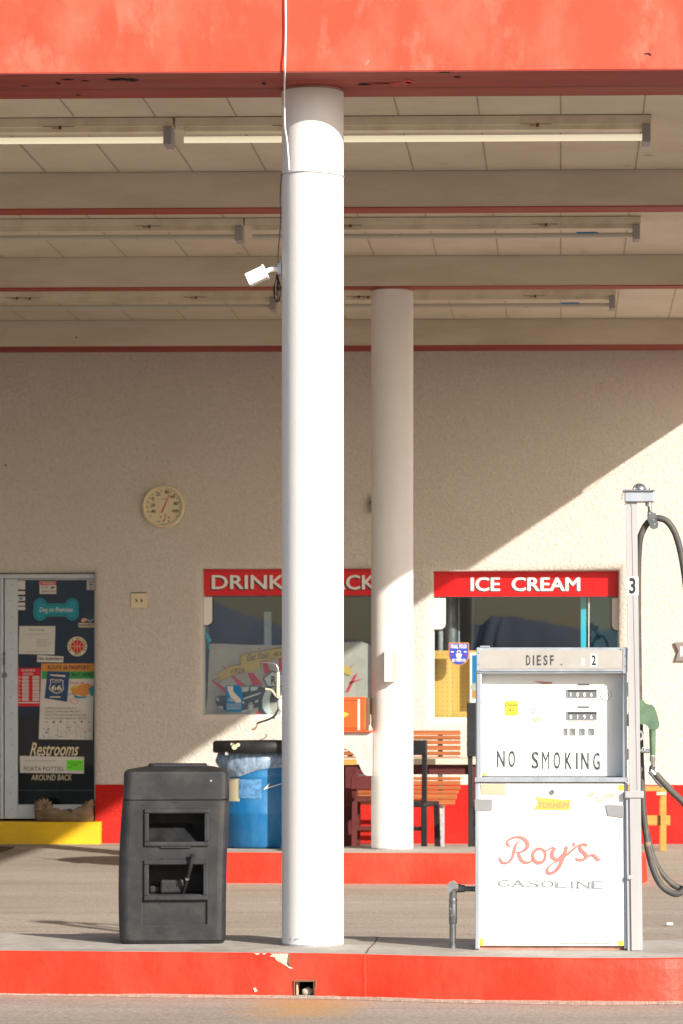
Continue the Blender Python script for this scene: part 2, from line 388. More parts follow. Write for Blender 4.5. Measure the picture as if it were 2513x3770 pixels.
rd = MB('asphalt'); rd.face([(-4400, -26, -.004), (4400, -26, -.004), (4400, 9.4, -.004), (-4400, 9.4, -.004)])  # unseen road, added dark to lower bounce light under the canopy
struct(rd.build('unseen_road'))
ln = MB('p_yellow')
for yy in (-8.7, -8.4): ln.face([(-4400, yy, .0005), (4400, yy, .0005), (4400, yy + .12, .0005), (-4400, yy + .12, .0005)])
struct(ln.build('road_marking'))
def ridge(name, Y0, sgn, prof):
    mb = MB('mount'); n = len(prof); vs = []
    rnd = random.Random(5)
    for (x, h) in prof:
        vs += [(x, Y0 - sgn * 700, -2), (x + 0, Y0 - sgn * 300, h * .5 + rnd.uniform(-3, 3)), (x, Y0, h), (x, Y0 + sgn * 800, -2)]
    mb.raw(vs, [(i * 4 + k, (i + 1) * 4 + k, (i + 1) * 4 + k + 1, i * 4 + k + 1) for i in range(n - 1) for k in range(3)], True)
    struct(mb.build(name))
key = [(-4200, 60), (-2200, 190), (-1500, 120), (-900, 150), (-520, 190), (-345, 112), (-300, 96), (-270, 86), (-235, 80), (-205, 77), (-180, 74), (-120, 84), (-95, 90), (-78, 88), (-66, 96), (-50, 92), (-16, 91), (20, 84), (70, 80), (180, 100), (420, 140), (900, 110), (1600, 200), (2600, 130), (4200, 60)]
prof = []
for (a, ha), (b, hb) in zip(key, key[1:]):
    k = 14 if b - a > 60 else 4
    for i in range(k):
        t = i / k; prof.append((a + (b - a) * t, ha + (hb - ha) * t + random.uniform(-1, 1) * (.9 if b - a < 60 else 2)))
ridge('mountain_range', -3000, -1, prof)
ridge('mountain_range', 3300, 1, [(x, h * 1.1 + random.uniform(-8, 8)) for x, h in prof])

# ================================================================= CANOPY
YF, YB, ZS, ZCe, XR, XL = 14.76, 15.36, 4.35, 4.57, 1.93, -14.
can = thing('filling_station_canopy', 'broad flat canopy with a faded red front edge and cream ceiling above the pump islands', 'canopy', (0, 20, ZS))
b = MB('red'); b.box(XL, XR, YF, YB, ZS + .004, 5.7)
b.build('front_fascia', can)
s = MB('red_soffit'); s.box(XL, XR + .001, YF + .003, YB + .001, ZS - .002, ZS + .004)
s.m('seam')
s.face([(XL, YB - .22, ZS - .004), (XL, YB - .226, ZS - .004), (XR, YB - .226, ZS - .004), (XR, YB - .22, ZS - .004)])
rn = random.Random(4)
def soffit_chip(px, py, w_, h_, m_='hole'):
    X, Y = G(px, py, ZS) if False else (0, 0)
    d = F * (ZS - ZC) / (HZ - py); u = (px - XP) / F; xc = u * d; X = xc * CT - d * ST; Y = xc * ST + d * CT
    s.m(m_); n = 9
    s.face([(X + w_ * math.cos(2 * math.pi * i / n) * rn.uniform(.55, 1.2), Y + h_ * math.sin(2 * math.pi * i / n) * rn.uniform(.4, 1.3), ZS - .0045) for i in range(n)][::-1])
for c_ in [(272, 181, .055, .03), (300, 182, .04, .035), (258, 180, .04, .012), (155, 181, .03, .02), (134, 190, .012, .02), (180, 217, .013, .02), (195, 184, .02, .012), (55, 196, .02, .01), (606, 190, .01, .03),
           (845, 191, .055, .02), (835, 193, .03, .02), (880, 190, .05, .016), (938, 188, .018, .02), (1020, 164, .03, .02), (1050, 175, .02, .02)]: soffit_chip(*c_)
for c_ in [(905, 189, .03, .03), (936, 186, .03, .04), (865, 189, .04, .02)]: soffit_chip(*c_[:4], 'p_red')
s.build('front_soffit', can)
m = MB('hole')
for q in ([(1478, 123), (1490, 121), (1497, 126), (1493, 129), (1489, 125), (1480, 125)], [(838, 145), (845, 137), (849, 140), (844, 147), (838, 151)]): m.m('rust' if q[0][0] < 900 else 'hole').poly(q, YF - .0015); m.build('torn_paint', can); m = MB('hole')
b = MB('red')
b.box(XR - .12, XR + .002, YB + .002, 24.2, ZS - .025, 5.7); b.box(XR - .12, XR + .002, 24.2, 26.1, ZS, 5.7)
b.build('side_fascia', can)
cm = MB('ceil'); cm.box(XL, XR - .12, YB, 26.5, ZCe, ZCe + .12)
M['joint'] = mat('ceiling_joint', (.38, .31, .23), .9, var=.2)
cm.m('joint')
k = -31
while k < 5:
    X = k * .441 + .003 * random.uniform(-1, 1); cm.face([(X - .0035, YB, ZCe - .003), (X - .0035, 26.0, ZCe - .003), (X + .0035, 26.0, ZCe - .003), (X + .0035, YB, ZCe - .003)]); k += 1
for Y in (18.725, 22.195, 25.765):
    cm.face([(XL, Y - .008, ZCe - .0035), (XL, Y - .001, ZCe - .0035), (XR - .13, Y - .001, ZCe - .0035), (XR - .13, Y - .008, ZCe - .0035)])
for i in range(60):   # flaking spots on the ceiling boards
    X = rn.uniform(-4, 1.2); Y = rn.choice([18.6, 22.05, 25.6]) - rn.random() ** 2 * .5; a = rn.uniform(.006, .035)
    cm.face([(X + a * math.cos(t) * rn.uniform(.5, 1.3), Y + .3 * a * math.sin(t) * rn.uniform(.5, 1.3), ZCe - .0042) for t in (0, -1, -2, -3, -4, -5)])
cm.build('ceiling', can)
rf = MB('concrete'); rf.box(XL, XR - .125, YB + .003, 26.5, ZCe + .13, 5.5); rf.build('roof_slab', can)
for (y0, y1) in ((18.73, 18.94), (22.2, 22.36), (25.77, 26.15)):
    b = MB('beam'); b.box(XL, XR - .12, y0, y1, ZS + .004, ZCe - .001)
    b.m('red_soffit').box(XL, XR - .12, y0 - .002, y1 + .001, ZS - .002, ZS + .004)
    b.build('beam', can)
# wavy hand-painted red edges on beams are part of the soffit strip

# columns
def column(cx, zb, base_y, label, Yc):
    X = W(cx, 1640, Yc)[0]
    t = thing('column', label, 'column', (X, Yc, zb), 'round white canopy columns')
    m = MB('white_col'); m.cyl(X, Yc, zb, ZS - .003, .15, n=72, caps=False); m.build('shaft', t)
    c = MB('rust'); c.cyl(X, Yc, ZS - .014, ZS - .0035, .1535, n=64); c.m('scuff').cyl(X, Yc, zb + .0005, zb + .010, .1525, n=64); c.build('rim', t)
    return t, X
col1, X1 = column(718, .2, 0, 'tall sunlit white round column on the front island beside the charcoal bin', 15.2)
col2, X2 = column(900.5, .358, 0, 'farther round white column with a small white box on it, upper half in shade', 22.36)
# scuffs at the foot of the near column (worn paint)
sm = MB('scuff'); F5 = frame(561.6, 2090.4, .2388)
def on_col(mb, X, Yc, r, pts):
    out = []
    for (x, y) in pts:
        for _ in range(1):
            Xp, Zp = W(x, y, Yc - r)
            dxx = max(-.999 * r, min(.999 * r, Xp - X)); out.append((X + dxx, Yc - math.sqrt(r * r - dxx * dxx), Zp))
    mb.face(out)
for pts in ([(470, 280), (530, 270), (590, 252), (600, 262), (540, 285), (480, 298)], [(425, 275), (440, 272), (436, 305), (424, 300)], [(685, 270), (705, 262), (702, 310), (688, 300)], [(640, 318), (700, 322), (760, 322), (760, 328), (640, 328)]):
    on_col(sm, X1, 15.2, .1512, [F5(*p) for p in pts])
sm.build('scuff_mark', col1)
wr = MB('scuff')
zt = W(718, 394, 15.05)[1]
wr.tube([(X1 + .1535 * math.cos(a), 15.2 + .1535 * math.sin(a), zt + .004 * math.sin(a * 2)) for a in [i * math.pi / 16 for i in range(33)]], .0022, 6, smooth=False)
tag(wr.build('tie_wire'), 'thin wire tied around the near white column below the canopy', 'wire')

# cable
cb = MB('white_col')
pts = [(655, -20, 14.745), (656, 60, 14.745), (655, 110, 14.745), (654, 160, 14.745), (653, 195, 14.86), (653, 230, 14.96), (654, 290, 15.0), (659, 325, 15.02), (664, 390, 15.03)]
cb.tube([(W(x, y, Y)[0], Y, W(x, y, Y)[1]) for x, y, Y in pts], .0045, 8)
tag(cb.build('cable'), 'loose pale cable dropping over the red canopy edge to the near column', 'cable')
cb = MB('steel'); pts = [(646, 398, 15.15), (643, 450, 15.2), (644, 510, 15.2), (640, 560, 15.2), (638, 600, 15.2), (641, 612, 15.2)]
cb.tube([(W(x, y, Y)[0], Y, W(x, y, Y)[1]) for x, y, Y in pts], .003, 6)
tag(cb.build('cable'), 'thin dark cable running down the shaded side of the near column to the camera', 'cable')

# security camera
FC = frame(530.4, 530.4, .1194)
Yk = 15.2
def V3(p, Y): X, Z = W(p[0], p[1], Y); return (X, Y, Z)
cx_, cz_ = W(640, 616, Yk)
camt = thing('security_camera', 'white security camera on an arm on the near column, pointing down left', 'security camera', (cx_, Yk, cz_))
m = MB('white'); a = Vector(V3(FC(660, 790), Yk)); c = Vector(V3(FC(350, 935), Yk))
ax = (c - a).normalized(); q = Vector((ax.z, 0, -ax.x)); Yv = Vector((0, 1, 0))
def obox(mb, a, L_, hw, hd):
    vs = [a + ax * l + q * i * hw + Yv * j * hd for l in (0, L_) for i, j in ((-1, -1), (1, -1), (1, 1), (-1, 1))]
    mb.raw(vs, [(0, 1, 2, 3), (7, 6, 5, 4), (0, 4, 5, 1), (1, 5, 6, 2), (2, 6, 7, 3), (3, 7, 4, 0)])
obox(m, a, .098, .031, .034); m.build('housing', camt, bevel=.006)
m = MB('white'); obox(m, a - ax * .006, .01, .035, .037); m.build('back_ring', camt, bevel=.003)
m = MB('black'); obox(m, a + ax * .0985, .002, .024, .027); m.build('lens', camt)
m = MB('white'); m.tube([a, V3(FC(700, 770), Yk), V3(FC(760, 742), Yk), V3(FC(890, 738), Yk), V3(FC(930, 738), Yk)], [.013, .012, .012, .012, .012], 12); m.build('arm', camt)
p = Vector(V3(FC(900, 738), Yk)); m = MB('door_alu')
m.tube([p, p + Vector((.012, 0, 0)), p + Vector((.02, 0, 0))], [.030, .036, .038], 24, smooth=False); m.build('mounting_plate', camt)
m = MB('black')
for (w_, h0, h1, dx, yo) in ((.014, 830, 1340, -5, 0), (.019, 840, 1370, 10, .008), (.008, 830, 1230, -10, -.006), (.022, 850, 1355, 2, .012), (.006, 860, 1150, 20, .004)):
    top = Vector(V3(FC(885 + dx, h0), Yk - .02 + yo)); bot = Vector(V3(FC(880 + dx, h1), Yk - .02 + yo)); mid = (top + bot) / 2
    m.tube([top, mid + Vector((-w_ * .75, 0, 0)), bot + Vector((-w_ * .5, 0, .012)), bot, bot + Vector((w_ * .55, 0, .014)), mid + Vector((w_ * .8, 0, 0)), top], .0022, 6)
tag(m.build('wire_coil'), 'bundle of dark coiled wires hanging under the security camera', 'wires')

# ceiling lights
def ceiling_light(x0, x1, Y, on, label, dup_of=None):
    t = thing('ceiling_light', label, 'ceiling light', ((x0 + x1) / 2, Y, ZCe), 'fluorescent strip lights under the canopy')
    h = MB('fix'); h.box(x0, x1, Y, Y + .12, ZCe - .052, ZCe - .004)
    h.box(x0 + .05, x1 - .05, Y + .02, Y + .10, ZCe - .078, ZCe - .052)
    h.m('seam').box(x0, x1, Y + .002, Y + .11, ZCe - .004, ZCe - .0005)
    for xx, dz in ((x0 + .62, .05), (x1 - .62, .05), (x1 - 1.9, .052)):
        if x0 < xx < x1: h.m('seam').box(xx - .09, xx + .08, Y - .003, Y, ZCe - dz - .003, ZCe - dz); h.box(xx - .006, xx + .012, Y - .004, Y, ZCe - dz - .016, ZCe - dz + .004); h.m('rust').box(xx - .04, xx - .01, Y - .002, Y, ZCe - dz - .012, ZCe - dz - .005)
    h.build('housing', t, bevel=.003)
    for yy in (Y + .01,):
        b = MB('tube_on' if on else 'tube_off'); b.tube([(x0 + .05, yy, ZCe - .125), (x1 - .05, yy, ZCe - .125)], .0175, 14, smooth=False); b.build('tube', t)
    for xx in (x1 - .05,):
        b = MB('socket'); b.box(xx, xx + .045, Y - .028, Y + .13, ZCe - .155, ZCe - .06); b.build('socket', t, bevel=.004)
    if not on or x1 < 0:
        xx = x0 + .35 if x1 > 0 else x1 - .3
        b = MB('p_blue')
        b.box((x1 - .42 if x1 > 0 and Y > 18 else x0 + .12), (x1 - .28 if x1 > 0 and Y > 18 else x0 + .26), Y - .031, Y - .028, ZCe - .118, ZCe - .108); b.build('sticker', t)
rows = [(17.0, .49, True, 'nearest row'), (20.47, .52, False, 'middle row'), (23.97, .42, False, 'farthest row')]
lab = {(0, 0): 'lit strip light in the front row under the canopy, right of the near column',
       (0, 1): 'lit strip light in the front row under the canopy, left of the near column',
       (1, 0): 'unlit strip light in the middle row, ending right of the far column top',
       (1, 1): 'unlit strip light in the middle row, left of the near column above the security camera',
       (2, 0): 'unlit strip light in the row closest to the stucco wall, behind the far column top',
       (2, 1): 'unlit strip light in the row closest to the stucco wall, left end of the ceiling'}
for i, (Y, xr, on, nm) in enumerate(rows):
    ceiling_light(xr - 2.59, xr, Y, on, lab[(i, 0)])
    ceiling_light(xr - 5.22, xr - 2.60, Y, on, lab[(i, 1)])

# ================================================================= BUILDING
YW = 26.14
bld = thing('station_building', 'cream stucco service station building with a red lower band', 'building', (0, YW, .24))
def wall_mesh(ops, x0, x1, z0, z1, r=.085, rd=.05, dep=.145):
    m = MB('stucco')
    X = sorted({x0, x1} | {o[0] - r for o in ops} | {o[1] + r for o in ops}); Z = sorted({z0, z1} | {max(z0, o[2] - r) for o in ops} | {o[3] + r for o in ops})
    for i in range(len(X) - 1):
        for j in range(len(Z) - 1):
            cx, cz = (X[i] + X[i + 1]) / 2, (Z[j] + Z[j + 1]) / 2
            if any(o[0] - r < cx < o[1] + r and o[2] - r < cz < o[3] + r for o in ops): continue
            m.face([(X[i], YW, Z[j]), (X[i + 1], YW, Z[j]), (X[i + 1], YW, Z[j + 1]), (X[i], YW, Z[j + 1])])
    for o in ops:
        n = 8; rings = [(r * (1 - math.sin(t)), rd * (1 - math.cos(t))) for t in [math.pi / 2 * k / n for k in range(n + 1)]] + [(0, dep), (0, .30)]
        vs = []
        for e, d in rings:
            zb = max(z0, o[2] - e)
            vs += [(o[0] - e, YW + d, zb), (o[1] + e, YW + d, zb), (o[1] + e, YW + d, o[3] + e), (o[0] - e, YW + d, o[3] + e)]
        k = len(rings)
        m.raw(vs[:(k - 1) * 4], [(a * 4 + i, a * 4 + (i + 1) % 4, (a + 1) * 4 + (i + 1) % 4, (a + 1) * 4 + i) for a in range(k - 2) for i in range(4)], True)
        m.raw(vs[(k - 2) * 4:], [(i, (i + 1) % 4, 4 + (i + 1) % 4, 4 + i) for i in range(4)])
    return m
def op(x0, y0, x1, y1, Y=YW + .14):
    a = W(x0, y1, Y); b = W(x1, y0, Y); return (a[0], b[0], a[1], b[1])
o_w1 = op(468, 1307, 897, 1642); o_w2 = op(996, 1312, 1420, 1649); o_d = op(-330, 1317, 221, 1886)
ops = [o_w1, o_w2, o_d]
wall_mesh(ops, XL, 7., .0, 4.36).build('wall', bld)
m = MB('stucco'); m.box(XL, 7., YW + .31, YW + .4, 4.36, 5.6); m.box(XR + .01, 7., YW, YW + .3, 4.36, 5.6); m.box(6.9, 7., YW + .3, 34., 0, 5.6); m.box(XL, XL + .1, YW + .3, 34., 0, 5.6); m.box(XL, 7., 34., 34.1, 0, 5.6); m.build('rear_wall', bld)
m = MB('concrete'); m.box(XL, 7., YW + .41, 34., 5.4, 5.5); m.build('roof', bld)
# interior shell
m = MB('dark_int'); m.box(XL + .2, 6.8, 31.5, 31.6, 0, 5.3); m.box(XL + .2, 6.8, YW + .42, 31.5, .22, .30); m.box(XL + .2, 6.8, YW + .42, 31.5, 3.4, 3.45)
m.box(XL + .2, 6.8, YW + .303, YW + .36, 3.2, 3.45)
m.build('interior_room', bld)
# red painted lower band
zt = W(400, 1802, YW)[1]; zl = W(400, 1908, YW)[1]
xd0, xd1 = o_d[0], o_d[1]
m = MB('red_stucco')
for a_, b_ in ((XL, xd0 - .09), (xd1 + .012, 7.)):
    m.box(a_, b_, YW - .006, YW + .02, zl, zt); m.box(a_, b_, YW - .02, YW + .02, 0.1, zl)
m.build('painted_plinth', bld)

def window(o, px, sign, letters, tabs, label):
    YG = YW + .145
    x0, x1, z0, z1 = o
    fr = MB('white'); wv = .012
    fr.box(x0 - .02, x0 + .004, YG + .004, YG + .04, z0, z1); fr.box(x1 - .004, x1 + .02, YG + .004, YG + .04, z0, z1); fr.box(x0, x1, YG + .004, YG + .04, z0 - .02, z0 + .004); fr.box(x0, x1, YG + .004, YG + .04, z1 - .004, z1 + .02)
    fo = fr.build('window', bld, label=label)
    g = MB('glass'); g.face([(x0, YG, z0), (x1, YG, z0), (x1, YG, z1), (x0, YG, z1)]); g.build('pane', fo)
    s = MB('sign_red'); s.rect(px[0], px[1], px[2], px[3], YG - .006)
    s.m('ink').rect(px[0], px[3], px[2], px[3] + 2.2, YG - .0055)
    s.build('sign_board', fo)
    for body, a, b_, c, d in letters:
        t = MB('ink')
        for k_, (sx_, sz_) in enumerate(((-1.2, 0), (1.2, 0), (0, 0), (0, .6), (0, -.6))):
            t.m('ink').text(body, a - 2.6 + sx_, b_ + 2.6 + sz_, c - 2.6 + sx_, d + 2.6 + sz_, YG - .0085 - k_ * .0002)
            t.m('sign_white').text(body, a + sx_, b_ + sz_, c + sx_, d + sz_, YG - .011 - k_ * .0002)
        t.build('lettering', fo)
    for (ax_, ay, bx, by, side) in tabs:
        tb = MB('ink')
        def tab(e):
            r_ = 13; pts = []
            if side == 'L':
                pts = [(ax_, ay), (bx + e, ay)] + [(bx + e - r_ + r_ * math.cos(t), by + e - r_ + r_ * math.sin(t)) for t in [i * math.pi / 12 for i in range(7)]] + [(ax_, by + e)]
            else:
                pts = [(bx, ay), (bx, by + e)] + [(ax_ - e + r_ - r_ * math.sin(t), by + e - r_ + r_ * math.cos(t)) for t in [i * math.pi / 12 for i in range(7)]] + [(ax_ - e, ay)]
            return pts
        tb.poly(tab(2.6), YG - .0045); tb.m('sign_white').poly(tab(0), YG - .006); tb.build('corner_panel', fo)
    return fo
w1 = window(o_w1, (468, 1307, 897, 1368), None, [('DRINKS', 487, 1321, 676, 1353), ('SNACKS', 700, 1321, 882, 1354)], [(468, 1371, 487, 1436, 'L')], 'window with a red drinks and snacks sign behind the near column')
w2 = window(o_w2, (996, 1312, 1420, 1370), None, [('ICE', 1082, 1326, 1147, 1357), ('CREAM', 1176, 1326, 1331, 1357)], [(996, 1374, 1023, 1445, 'L'), (1405, 1374, 1420, 1448, 'R')], 'window with a red ice cream sign behind the fuel pump')

# shield decal on the ice cream window
F5c = frame(998.4, 1060.8, .3633); YG = YW + .145
F4 = frame(748.8, 1279.2, .2917)
m = MB('p_orange')
def shield(cx, y0, w, h, k=1.):
    p = [(cx - w / 2, y0), (cx + w / 2, y0), (cx + w / 2, y0 + h * .55)]
    p += [(cx + w / 2 * math.cos(t), y0 + h * .55 + h * .45 * math.sin(t)) for t in [i * math.pi / 10 for i in range(1, 10)]] + [(cx - w / 2, y0 + h * .55)]
    return p
m.poly(shield(1053.5, 1476, 46.5, 52), YG - .004)
m.m('royal').poly(shield(1053.5, 1478, 43, 48.5), YG - .006)
m.m('sign_white').text('FINAL FOUR', 1035, 1480, 1072, 1489.5, YG - .008, bold=.03)
m.text('GO TEAMS GO', 1038, 1513, 1069, 1520, YG - .008, bold=.03)
m.poly([(1046, 1502), (1061, 1502), (1056.5, 1515), (1051, 1515)], YG - .008)
m.disc(1053.5, 1498, 4.6, YG - .0083, 14)
m.m('royal').disc(1053.5, 1498, 3, YG - .0086, 12)
m.m('sign_white')
for (a, b_) in ((1035.5, 1042), (1065, 1071.5)): m.rect(a, 1496, b_, 1498.4, YG - .008)
m.m('p_red').disc(1037.5, 1505, 1.6, YG - .008, 8); m.disc(1069.5, 1505, 1.6, YG - .008, 8)
m.build('sticker', w2, label='blue and orange shield-shaped sticker on the ice cream window')
# blue state sticker on the drinks window
F8 = frame(461.8, 1372.8, .1326)
m = MB('p_blue'); q = [(425, 1530), (440, 1515), (650, 1515), (690, 1560), (712, 1620), (705, 1965), (690, 1978), (430, 1975)]
m.poly([F8(*p) for p in q], YG - .004)
m.m('paper').poly([F8(*p) for p in [(455, 1530), (555, 1530), (553, 1620), (690, 1765), (690, 1815), (600, 1822), (560, 1760), (510, 1730), (480, 1650), (455, 1600)]], YG - .006)
for k in range(3): m.stroke([(465, 1760 + k * 18), (500, 1745 + k * 18), (530, 1765 + k * 18), (570, 1750 + k * 18), (600, 1775 + k * 18)], 1., YG - .0075, tf=F8)
for yy in (1840, 1866, 1895, 1920): m.rect(*F8(445, yy), *F8(690, yy + 8), YG - .006)
m.build('sticker', w1, label='blue sticker with a white state outline low on the drinks window')

# things inside the windows
pb = MB('peg'); Yp = YW + .36; pb.vbox(990, 1494, 1225, 1652, Yp, .01)
pb.m('ink')
for i in range(18):
    for j in range(14): pb.disc(1004 + i * 11.6, 1503 + j * 10.8, .95, Yp - .001, 6)
tag(pb.build('pegboard'), 'yellow pegboard panel inside the ice cream window', 'pegboard')
m = MB('white'); Y_ = YW + .26; m.vbox(1079, 1499, 1110, 1618, Y_, .02)
fr_ = tag(m.build('picture_frame'), 'white framed blue picture hanging by the pegboard behind the pump edge', 'picture')
m = MB('p_blue'); m.rect(1084, 1505, 1106, 1570, Y_ - .002); m.m('p_orange').rect(1084, 1585, 1106, 1604, Y_ - .002); m.m('rock').disc(1090, 1577, 9, Y_ - .003, 12); m.build('print', fr_)
m = MB('cyan'); m.vbox(1333, 1370, 1346, 1660, YW + .30, .06); tag(m.build('post'), 'bright turquoise post standing inside the ice cream window', 'post')
m = MB('sign_white'); a = W(1352, 1372, YW + .22); b_ = W(1351, 1660, YW + .22); m.tube([(a[0], YW + .22, a[1]), (b_[0], YW + .22, b_[1])], .006, 8, smooth=False); tag(m.build('rod'), 'thin white upright rod inside the window beside the turquoise post', 'rod')
m = MB('teal'); m.vbox(1356, 1372, 1430, 1500, YW + .7, .02)
tag(m.build('poster_board'), 'teal board deep inside the ice cream window at the right', 'board')
a = W(1036, 1372, YW + .6); m = MB('steel'); m.cyl(a[0], YW + .6, .3, 2.5, .055, n=24); m.m('scuff').cyl(a[0] + .065, YW + .6, .3, 2.42, .008, n=10); m.m('scuff').cyl(a[0] - .09, YW + .62, .3, 2.42, .03, n=14)
tag(m.build('display_stand'), 'dim rounded display stand inside the ice cream window at the left', 'display stand')

# canvas banner behind the drinks window
Yc = YW + .24
bt = thing('canvas_banner', 'beige canvas banner with red rays, yellow ribbon and a black car inside the drinks window', 'banner', (W(680, 1640, Yc)[0], Yc, W(680, 1640, Yc)[1]))
m = MB('canvas')
top = [(481, 1478), (520, 1479), (560, 1481), (645, 1482), (720, 1484), (780, 1478)] + [(790 + i * 5, 1473 + (i % 2) * 3) for i in range(10)] + [(850, 1480), (856, 1500)]
bot = [(856, 1640), (850, 1600)]
m.poly(top + [(858, 1560), (852, 1600), (838, 1650), (470, 1650), (476, 1600)], Yc + .02, .004); m.build('cloth', bt)
m = MB('p_red')
for ray in ([(985, 870), (1020, 870), (1010, 910), (1000, 905)], [(1050, 1080), (1110, 1060), (1200, 1280), (1110, 1330)], [(1340, 1040), (1420, 1030), (1420, 1300), (1360, 1260)], [(510, 1340), (560, 1350), (770, 1520), (640, 1520)], [(800, 1310), (900, 1300), (1070, 1510), (900, 1520)], [(170, 1430), (220, 1440), (420, 1570), (420, 1660)], [(350, 1165), (420, 1205), (400, 1225)], [(1040, 1890), (1110, 1990), (1100, 2040), (920, 2040)]):
    m = MB('p_red'); m.poly([F8(*p) for p in ray], Yc + .016); m.build('red_ray', bt)
for ray in ([(793, 1590), (812, 1552), (822, 1545), (800, 1590)], [(796, 1545), (815, 1522), (800, 1535)], [(802, 1572), (836, 1558), (802, 1566)]):
    m = MB('p_red'); m.poly(ray, Yc + .016); m.build('red_ray', bt)
m = MB('ink')
up = [(690, 1010), (760, 970), (900, 950), (1390, 868), (1600, 880), (1640, 1060), (1390, 1040), (1010, 1110), (850, 1130), (690, 1170), (672, 1080)]
lo = [(205, 1425), (330, 1290), (500, 1190), (760, 1150), (1015, 1095), (1035, 1225), (820, 1290), (560, 1335), (420, 1400), (285, 1465), (345, 1370)]
def grow(P, k):
    cx = sum(p[0] for p in P) / len(P); cy = sum(p[1] for p in P) / len(P)
    return [(cx + (x - cx) * (1 + k * .02), cy + (y - cy) * (1 + k * .09)) for x, y in P]
m.poly([F8(*p) for p in grow(up, 1)], Yc + .013); m.m('p_yellow').poly([F8(*p) for p in up], Yc + .010); m.build('ribbon', bt)
m = MB('ink'); m.poly([F8(*p) for p in grow(lo, 1)], Yc + .0125); m.m('p_yellow').poly([F8(*p) for p in lo], Yc + .009); m.build('ribbon', bt)
m = MB('p_yellow'); m.poly([(786, 1528), (800, 1531), (811, 1544), (804, 1552), (786, 1545)], Yc + .010)
m.build('ribbon', bt)
m = MB('ink')
def text_rot(mb, body, x0, y0, x1, y1, drop, Y, **k):
    n0 = len(mb.v); mb.text(body, x0, y0, x1, y1, Y, **k); a = W(x0, y0, Y)[0]; b_ = W(x1, y0, Y)[0]; dz = drop / 275.
    for i in range(n0, len(mb.v)): v = mb.v[i]; mb.v[i] = (v[0], v[1], v[2] + (v[0] - a) / (b_ - a) * dz)
p0 = F8(790, 985); p1 = F8(1180, 1105); text_rot(m, 'Get Your', p0[0], p0[1], p1[0], p1[1], 9, Yc + .006, shear=.35)
m.build('lettering', bt); m = MB('ink'); p0 = F8(1250, 940); p1 = F8(1600, 1020); text_rot(m, 'Kicks', p0[0], p0[1], p1[0], p1[1], 5, Yc + .006, shear=.35)
m.build('lettering', bt); m = MB('ink'); p0 = F8(510, 1235); p1 = F8(755, 1320); text_rot(m, '1926', p0[0], p0[1], p1[0], p1[1], 4, Yc + .006, shear=.3)
m.build('lettering', bt)
m = MB('ink'); pent = [(1070, 1400), (1225, 1262), (1450, 1330), (1450, 1540), (1150, 1545)]
m.poly([F8(*p) for p in pent], Yc + .010); m.m('paper').poly([F8(*p) for p in [(1092, 1402), (1230, 1285), (1430, 1345), (1430, 1525), (1160, 1530)]], Yc + .007)
m.m('ink').text('R', *F8(1212, 1358), *F8(1300, 1500), Yc + .004, bold=.03); m.build('badge', bt)
m = MB('ink')
car = [(245, 1720), (300, 1700), (430, 1690), (640, 1690), (690, 1600), (700, 1540), (860, 1520), (1040, 1530), (1080, 1560), (1250, 1600), (1330, 1650), (1330, 1800), (1180, 1820), (960, 1900), (700, 1960), (420, 1950), (300, 1900), (250, 1830)]
m.poly([F8(*p) for p in car], Yc + .010)
m.m('paper')
for P in ([(700, 1550), (830, 1535), (820, 1620), (690, 1640)], [(850, 1540), (990, 1545), (960, 1600), (860, 1620)], [(720, 1740), (960, 1660), (1080, 1630), (960, 1690), (740, 1765)], [(930, 1790), (1090, 1720), (1100, 1760), (940, 1820)], [(690, 1960), (800, 1930), (800, 1980), (700, 1990)], [(255, 1735), (300, 1730), (320, 1790), (270, 1790)], [(300, 1870), (380, 1880), (380, 1940), (300, 1910)]):
    m.poly([F8(*p) for p in P], Yc + .007)
m.disc(*F8(858, 1910), 6.3, Yc + .006, 20, ry=13); m.m('ink').disc(*F8(858, 1910), 4.6, Yc + .005, 20, ry=10.5); m.m('paper').disc(*F8(858, 1910), 3.6, Yc + .004, 20, ry=8.5)
m.m('paper').disc(*F8(728, 1815), 3, Yc + .004, 14)
m.build('car_print', bt)
m = MB('ink'); sw = [(1240, 1560), (1130, 1640), (1080, 1760), (1080, 1900), (1150, 2030)]
m.stroke(sw, [4, 17, 24, 22, 14], Yc + .004, tf=F8); m.m('paper').stroke([(1250, 1570), (1160, 1650), (1125, 1770), (1130, 1900), (1200, 2010)], [4, 14, 17, 17, 10], Yc + .001, tf=F8)
m.build('road_print', bt)
m = MB('cyan')
m.tube([V3((477, 1440), YW + .2), V3((478, 1490), YW + .2)], .003, 6, smooth=False)
for (x, y, r) in ((476, 1462, 5), (480, 1470, 5), (474, 1457, 4), (482, 1488, 2.5)): m.disc(x, y, r, YW + .2, 9, .01)
tag(m.build('ornament'), 'small turquoise ornament hanging in the left edge of the drinks window', 'ornament')
m = MB('door_alu'); m.vbox(606, 1405, 622, 1700, YW + .8, .05); m.m('white').vbox(609, 1440, 612, 1700, YW + .79, .009)
tag(m.build('display_post'), 'pale upright post dimly seen inside the drinks window', 'post')

